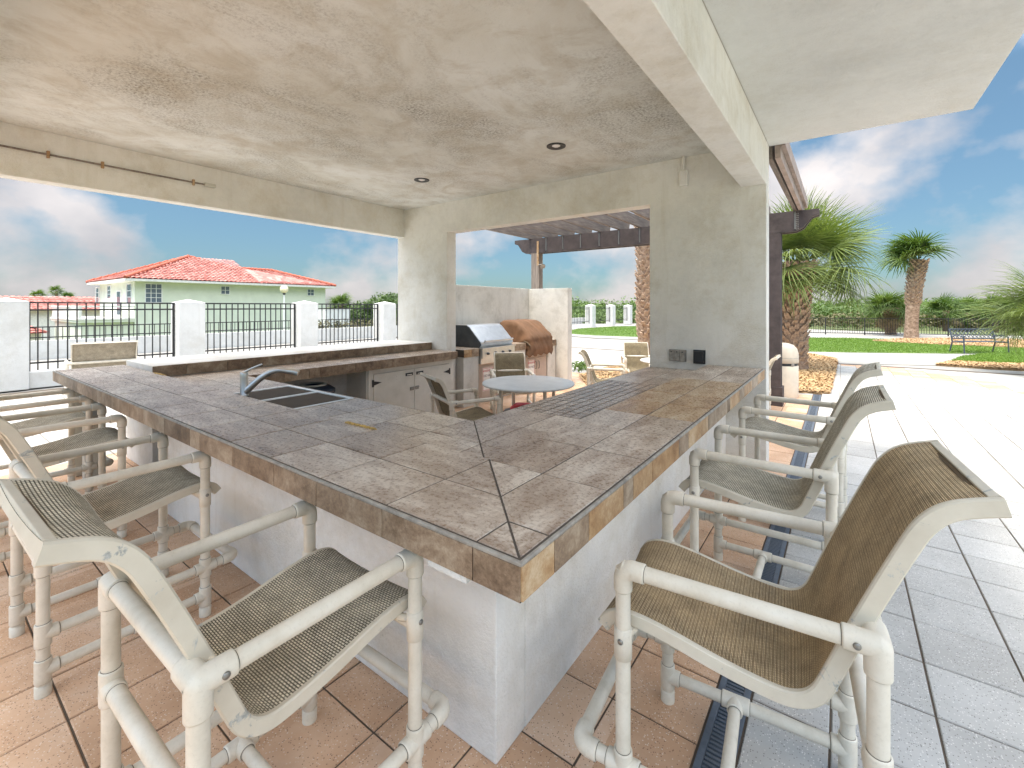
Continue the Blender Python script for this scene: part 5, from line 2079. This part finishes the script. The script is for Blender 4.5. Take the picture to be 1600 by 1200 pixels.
    MB().tube([(0, 0, -0.1), (0, 0, p.z - 0.12)], 0.035, 12).build('pole', 'white_paint', t)


build_houses()

# ================================================================== PALMS AND SHRUBS
def frond_mesh(seed, mat, pet=0.7, leaf=1.0, n=34, droop=0.35, spread=118, w=0.034):
    q = random.Random(seed)
    m = MB()
    # petiole
    pp = []
    for k in range(5):
        s = k / 4
        pp.append((pet * s, 0, 0.10 * pet * math.sin(s * math.pi * 0.6)))
    m.tube(pp, [0.022, 0.018, 0.015, 0.013, 0.011], 5, caps=False)
    hub = Vector(pp[-1])
    for k in range(n):
        f = (k + 0.5) / n * 2 - 1
        phi = R(spread) * f + q.uniform(-.04, .04)
        L = leaf * (1.0 - 0.30 * abs(f) ** 1.5) * q.uniform(0.88, 1.08)
        d = Vector((math.cos(phi), math.sin(phi), 0.10 * math.cos(phi) + q.uniform(-.06, .06) - 0.06 * abs(math.sin(phi)))).normalized()
        side = Vector((-math.sin(phi), math.cos(phi), q.uniform(-.35, .35))).normalized()
        dr = droop * q.uniform(0.6, 1.5)
        st = hub + Vector((0.10 * (1 - abs(f)), 0, 0))
        segs = 4
        vs = []
        for j in range(segs + 1):
            s = j / segs
            ww = w * (0.35 + 1.0 * math.sin(min(1, s * 1.6 + 0.12) * math.pi / 2)) * (1 - s) ** 0.55 * 0.8 + 0.0025
            c = st + d * (L * s * (1 - 0.10 * dr * s)) + Vector((0, 0, -dr * L * s * s * s))
            vs += [c - side * ww * 0.5, c + side * ww * 0.5]
        m.add(vs, [(2 * j, 2 * j + 1, 2 * j + 3, 2 * j + 2) for j in range(segs)], False)
    return m.mesh('frond', mat, fix=False)


FR_BIG = [frond_mesh(k, 'palm_leaf', 0.75, 1.08, 40, 0.16 + 0.16 * k, w=0.028) for k in range(3)]
FR_FAR = [frond_mesh(10 + k, 'palm_leaf_far', 0.55, 0.85, 24, 0.35 + 0.15 * k, w=0.06) for k in range(3)]
FR_DEAD = [frond_mesh(20 + k, 'palm_dead', 0.5, 0.75, 20, 0.9, w=0.05) for k in range(2)]
FR_TINY = [frond_mesh(30 + k, 'palm_leaf_far', 0.6, 1.0, 12, 0.45, w=0.14) for k in range(2)]


def boot_mesh(L=0.20, w=0.085, t=0.03):
    m = MB()
    # broken petiole base: wide at the foot, split end, leaning out
    vs = [(-w, 0.0, 0), (w, 0.0, 0), (w * 0.55, 0.05, L), (-w * 0.55, 0.05, L),
          (-w * 0.9, -t * 1.1, 0.0), (w * 0.9, -t * 1.1, 0.0), (w * 0.45, 0.05 - t, L * 0.96), (-w * 0.45, 0.05 - t, L * 1.03)]
    vs = [(x, -y, z) for x, y, z in vs]
    m.add(vs, [(0, 1, 2, 3), (7, 6, 5, 4), (0, 4, 5, 1), (1, 5, 6, 2), (2, 6, 7, 3), (3, 7, 4, 0)])
    return m


def palm(name_label, base, h, r0, r1, fronds, nf, scale, boots=True, lean=(0, 0), bias=None, dead=0, boot_from=0.25, single=False, group='palms', el=(-35, 80), seed=1):
    q = random.Random(seed)
    t = thing('palm_tree', name_label, 'palm tree', base, 0, group)
    pts, rs = [], []
    for k in range(11):
        s = k / 10
        pts.append((lean[0] * s * s, lean[1] * s * s, h * s))
        rs.append(r0 * (1.25 - 0.25 * min(1, s * 5)) * (1 - s) + r1 * s)
    tr = MB().tube(pts, rs, 18).build('trunk', 'palm_bark', t)
    if boots:
        bmj = MB()
        bme = None
        nrow = max(4, int(h * (1 - boot_from) / 0.105))
        per = max(6, int(2 * math.pi * max(r0, r1) / 0.19))
        for r in range(nrow):
            s = boot_from + (1 - boot_from) * r / nrow
            cx, cy = lean[0] * s * s, lean[1] * s * s
            rad = r0 * (1 - s) + r1 * s
            for k in range(per):
                a = 2 * math.pi * (k + 0.5 * (r % 2)) / per + q.uniform(-.06, .06)
                tilt = q.uniform(0.12, 0.42) + 0.25 * (s > 0.8)
                M4 = Matrix.Translation((cx + rad * 0.94 * math.cos(a), cy + rad * 0.94 * math.sin(a), h * s + q.uniform(-.03, .03))) @ Matrix.Rotation(a + math.pi / 2, 4, 'Z') @ Matrix.Rotation(tilt, 4, 'X') @ Matrix.Rotation(q.uniform(-.25, .25), 4, 'Y') @ Matrix.Scale(q.uniform(0.75, 1.2), 4)
                if single:
                    if bme is None:
                        bme = boot_mesh().mesh('leaf_boot', 'palm_boot')
                    o = put('leaf_boot', bme, t)
                    o.matrix_local = M4
                else:
                    b = boot_mesh()
                    bmj.add(b.v, b.f, False, M4)
        if not single:
            tag(bmj.build('leaf_boots', 'palm_boot', t), kind='stuff')
    top = Vector(pts[-1])
    for k in range(nf + dead):
        isd = k >= nf
        f = (k + 0.5) / max(1, nf)
        az = k * 2.39996 + q.uniform(-.25, .25)
        e = R(el[0] + (el[1] - el[0]) * (1 - f) + q.uniform(-10, 10))
        if isd:
            e = R(q.uniform(-75, -40))
        d = Vector((math.cos(az) * math.cos(e), math.sin(az) * math.cos(e), math.sin(e)))
        if bias is not None:
            d = (d + Vector(bias) * (0.3 if isd else 1.0)).normalized()
        az2, e2 = math.atan2(d.y, d.x), math.asin(max(-1, min(1, d.z)))
        me = q.choice(FR_DEAD if isd else fronds)
        o = put('dead_frond' if isd else 'frond', me, t)
        sc_ = scale * q.uniform(0.85, 1.12)
        o.location = top + Vector((0, 0, q.uniform(-0.25, 0.12) * scale)) + Vector((math.cos(az2), math.sin(az2), 0)) * (r1 * 0.5)
        o.rotation_euler = Matrix.Rotation(az2, 3, 'Z').to_4x4().to_3x3().to_euler()
        M3 = Matrix.Rotation(az2, 3, 'Z') @ Matrix.Rotation(-e2, 3, 'Y') @ Matrix.Rotation(q.uniform(-.7, .7), 3, 'X')
        o.rotation_euler = M3.to_euler()
        o.scale = (sc_,) * 3
    return t


def build_palms():
    p = at(1236, 577, z=0)
    palm('large green fan palm with criss-cross trunk beside the dark post', (p.x, p.y, 0), 2.95, 0.34, 0.36, FR_BIG, 64, 1.06, lean=(0.18, 0.13), boot_from=0.02, single=True, seed=3, el=(-48, 100))
    p = at(1424, 528, z=0)
    w = -RV
    palm('tall leaning palm with wind-swept crown in the mulch ring', (p.x, p.y, 0), 4.30, 0.27, 0.36, FR_FAR, 22, 1.28, lean=(0.35, 0.22), bias=(w.x * 0.9, w.y * 0.9, 0.35), boot_from=0.42, seed=5, el=(-15, 75))
    p = at(1394, 524, z=0)
    palm('short palm with brown skirt left of the tall palm', (p.x, p.y + 1.0, -0.1), 1.75, 0.26, 0.32, FR_FAR, 30, 1.05, bias=(w.x * 0.35, w.y * 0.35, 0.0), dead=14, seed=8, el=(-30, 70))
    p = at(1655, 588, z=0)
    palm('grey-green fan palm cut off by the right edge', (p.x, p.y, 0), 1.45, 0.26, 0.30, FR_BIG, 44, 0.86, boot_from=0.0, seed=9, el=(-30, 80))
    p = at(1006, 567, z=0)
    palm('slender palm trunk seen through the opening beside the pier', (p.x, p.y, 0), 6.4, 0.16, 0.24, FR_BIG, 26, 0.9, lean=(0.05, 0.1), boot_from=0.12, seed=12, el=(-10, 80))
    for k, (u, v, d, h, lab) in enumerate(((1478, 487, 37, 1.5, 'palmetto rising behind the railing right of the tall palm'), (1512, 490, 39, 1.3, 'palmetto with dry fronds behind the railing above the bench'),
                                           (1555, 486, 36, 1.5, 'palmetto behind the railing near the right edge'))):
        p = at(u, v, d=d)
        palm(lab, (p.x, p.y, -0.6), h + 0.5, 0.2, 0.24, FR_FAR, 26, 1.25, boots=False, dead=6 if k == 1 else 2, bias=(w.x * 0.2, w.y * 0.2, 0.05), seed=20 + k, group='palmettos beyond the railing')
    for k, (u, v, d, lab) in enumerate(((88, 455, 95, 'largest distant palm crown above the pink roof'), (60, 461, 100, 'small distant palm crown at the left end of the pink roof'), (108, 463, 105, 'small distant palm crown right of the largest one'))):
        p = at(u, v, d=d)
        palm(lab, (p.x, p.y, -3.4), p.z + 3.4, 0.25, 0.22, FR_TINY, 18, 1.0, boots=False, seed=40 + k, group='distant palms at left')
    p = at(533, 472, d=34)
    palm('small round palm at the right end of the green house', (p.x, p.y, -3.4), p.z + 3.2, 0.2, 0.22, FR_FAR, 26, 0.72, boots=False, seed=50)


build_palms()


def leaf_cloud(centers, radii, per, size, mat, name, parent=None, up=0.45):
    """leaf quads spread over the shells of many domes"""
    n = len(centers)
    C = np.repeat(np.asarray(centers, float), per, 0)
    Rr = np.repeat(np.asarray(radii, float), per, 0)
    N = n * per
    d = nrg.normal(size=(N, 3))
    d[:, 2] = np.abs(d[:, 2]) * 0.9 - 0.15
    d /= np.linalg.norm(d, axis=1)[:, None]
    rr = nrg.uniform(0.72, 1.06, N)[:, None]
    P = C + d * Rr * rr
    nrm = d + nrg.normal(size=(N, 3)) * 0.55
    nrm[:, 2] += up
    nrm /= np.linalg.norm(nrm, axis=1)[:, None]
    a = np.cross(nrm, nrg.normal(size=(N, 3)))
    a /= np.linalg.norm(a, axis=1)[:, None]
    b = np.cross(nrm, a)
    s = (np.repeat(np.asarray(size, float), per) * nrg.uniform(0.6, 1.4, N))[:, None]
    V = np.stack([P - a * s, P - b * s * 0.42, P + a * s, P + b * s * 0.42], 1).reshape(-1, 3)
    F = np.arange(4 * N).reshape(N, 4)
    return np_mesh(name, V, F, mat, parent)


def build_shrubs():
    # dune scrub beyond the railing, one mass nobody could count
    def field(n, u0, u1, d0, d1, hmin, hmax, rk, per, sk, mat, name, label, power=1.6):
        uu = nrg.uniform(u0, u1, n)
        dd = d0 + (d1 - d0) * nrg.uniform(0, 1, n) ** power
        lat = (uu - 800) / 704 * dd
        X = lat * RV.x + dd * FV.x
        Y = lat * RV.y + dd * FV.y
        h = hmin + (hmax - hmin) * np.clip(0.5 + 0.5 * np.sin(X * 0.23 + 1.0) * np.sin(Y * 0.17 + X * 0.05) + nrg.normal(0, 0.22, n), 0, 1)
        r = rk * (1 + dd / 60) * nrg.uniform(0.6, 1.3, n)
        C = np.stack([X, Y, h - r * 0.75], 1)
        o = leaf_cloud(C, np.stack([r * 1.25, r * 1.25, r], 1), per, sk * (1 + dd / 45), mat, name)
        tag(o, label, 'shrubs', kind='stuff')
    field(620, 1150, 1720, 38, 75, 0.55, 1.65, 0.55, 70, 0.075, 'shrub_leaf', 'dune_scrub', 'green dune scrub massed behind the right railing')
    field(260, 1150, 1720, 36.5, 60, 0.3, 1.25, 0.45, 60, 0.07, 'shrub_dry', 'dune_scrub', 'dry olive scrub low behind the right railing')
    field(420, 860, 1720, 75, 150, 0.6, 1.6, 0.9, 50, 0.10, 'shrub_leaf', 'far_scrub', 'distant scrub rolling back to the treeline')
    field(330, 860, 1720, 150, 260, 2.2, 4.6, 1.1, 55, 0.13, 'shrub_leaf', 'tree_line', 'low dark treeline along the horizon', 1.0)
    field(430, 850, 1080, 47, 80, 0.3, 1.25, 0.6, 60, 0.075, 'shrub_leaf', 'far_scrub', 'green scrub behind the far fence through the opening')
    field(200, 480, 860, 95, 200, 0.0, 1.2, 1.1, 45, 0.13, 'shrub_leaf', 'tree_line', 'low distant trees along the left horizon', 1.0)
    # countable shrubs behind the third left fence panel
    for k, (u, v, d, r, lab) in enumerate(((556, 492, 33, 1.3, 'round green shrub right of the utility cabinet'), (585, 490, 34, 1.45, 'bushy green shrub in the middle of the third fence panel'), (612, 489, 35, 1.4, 'green shrub beside the last white pillar'),
                                           (628, 486, 36, 1.3, 'green shrub just left of the pavilion pier'))):
        p = at(u, v, d=d)
        t = thing('shrub', lab, 'shrub', (p.x, p.y, -0.1), 0, 'shrubs behind the left fence')
        cs, rs = [], []
        q = random.Random(60 + k)
        for j in range(16):
            cs.append((q.uniform(-1, 1) * r, q.uniform(-1, 1) * r, q.uniform(-0.9, 1.0)))
            rs.append((0.5 * r, 0.5 * r, 0.45 * r))
        zc = p.z + 0.1
        o = leaf_cloud([(c[0], c[1], c[2] + zc) for c in cs], rs, 130, [0.10] * 16, 'shrub_leaf', 'foliage', t)
        MB().tube([(0, 0, -0.2), (0.1, 0.05, zc)], [0.06, 0.03], 8).build('stem', 'palm_bark', t)
    p = at(578, 517, d=29)
    t = thing('shrub', 'dry brown grass clump along the far wall base', 'shrub', (p.x, p.y, -0.1), 0, 'shrubs behind the left fence')
    leaf_cloud([(0.3 * k * FV.y - 1.5, 1.0 * k - 3.0, 0.45) for k in range(7)], [(0.7, 0.8, 0.6)] * 7, 140, [0.12] * 7, 'shrub_dry', 'foliage', t)
    # low plant by the mulch bed seen through the opening
    p = at(897, 578, z=0)
    t = thing('ground_plant', 'small leafy green plant at the edge of the mulch through the opening', 'plant', (p.x, p.y, 0))
    q = random.Random(5)
    leaf_cloud([(q.uniform(-.35, .35), q.uniform(-.35, .35), 0.08) for _ in range(9)], [(0.2, 0.2, 0.16)] * 9, 40, [0.05] * 9, 'shrub_leaf', 'foliage', t)


build_shrubs()


# ================================================================== STREET FURNITURE
def build_bench():
    t = thing('park_bench', 'dark metal park bench with lattice back on the lawn edge', 'bench', (4.15, 24.0, 0), R(33))
    L = 1.55
    for x in (-L / 2, L / 2):
        m = MB()
        m.tube([(x, -0.27, 0), (x, -0.25, 0.42), (x, -0.24, 0.62)], 0.022, 8)
        m.tube([(x, 0.33, 0), (x, 0.22, 0.40), (x, 0.27, 0.66), (x, 0.36, 0.88)], 0.022, 8)
        m.tube([(x, -0.25, 0.62), (x, -0.05, 0.645), (x, 0.24, 0.62)], 0.02, 8)
        m.tube([(x, -0.25, 0.41), (x, 0.22, 0.39)], 0.02, 8)
        m.build('side_frame', 'bench_iron', t)
    for k in range(6):
        MB().box((0, -0.23 + k * 0.085, 0.43), (L - 0.02, 0.062, 0.02), bev=0.004).build('seat_slat', 'bench_iron', t)
    for y, z in ((0.235, 0.52), (0.355, 0.87)):
        MB().tube([(-L / 2, y, z), (L / 2, y, z)], 0.02, 8).build('back_rail', 'bench_iron', t)
    n = 11
    for k in range(-3, n + 3):
        for s in (-1, 1):
            x0 = -L / 2 + L * k / n
            x1 = x0 + s * 0.36
            a, b = (x0, 0.235, 0.52), (x1, 0.355, 0.87)
            # clip to the frame
            t0, t1 = 0.0, 1.0
            for lim, sg in ((-L / 2, 1), (L / 2, -1)):
                f0, f1 = sg * (a[0] - lim), sg * (b[0] - lim)
                if f0 < 0 and f1 < 0:
                    t0 = 2
                elif f0 < 0:
                    t0 = max(t0, f0 / (f0 - f1))
                elif f1 < 0:
                    t1 = min(t1, f0 / (f0 - f1))
            if t1 - t0 < 0.05:
                continue
            A, B = Vector(a), Vector(b)
            MB().tube([A.lerp(B, t0), A.lerp(B, t1)], 0.012, 6).build('lattice_bar', 'bench_iron', t)


build_bench()


def build_trash_can():
    p = at(1222, 619, z=0)
    t = thing('trash_can', 'beige domed litter bin with black band beside the dark post', 'trash can', (p.x, p.y, 0))
    MB().lathe([(0.0, 0.0), (0.265, 0.0), (0.27, 0.02), (0.272, 0.10), (0.272, 0.60), (0.262, 0.61)], 36).build('body', 'can_beige', t)
    MB().lathe([(0.258, 0.605), (0.262, 0.61), (0.262, 0.66), (0.258, 0.665)], 36).build('band', 'black_plastic', t)
    MB().lathe([(0.262, 0.66), (0.275, 0.665), (0.275, 0.76), (0.272, 0.84), (0.25, 0.93), (0.19, 1.0), (0.10, 1.03), (0.0, 1.035)], 36).build('dome_lid', 'can_beige', t)
    MB().lathe([(0.2755, 0.755), (0.2785, 0.758), (0.2755, 0.762)], 36).build('lid_seam', 'trim_grey', t)
    d = Vector((-p.x, -p.y, 0)).normalized()
    a = math.atan2(d.y, d.x) + 0.7
    MB().box((0.262, 0, 0.635), (0.03, 0.06, 0.045), Matrix.Rotation(a, 4, 'Z'), bev=0.006).build('latch', 'trim_grey', t)


build_trash_can()
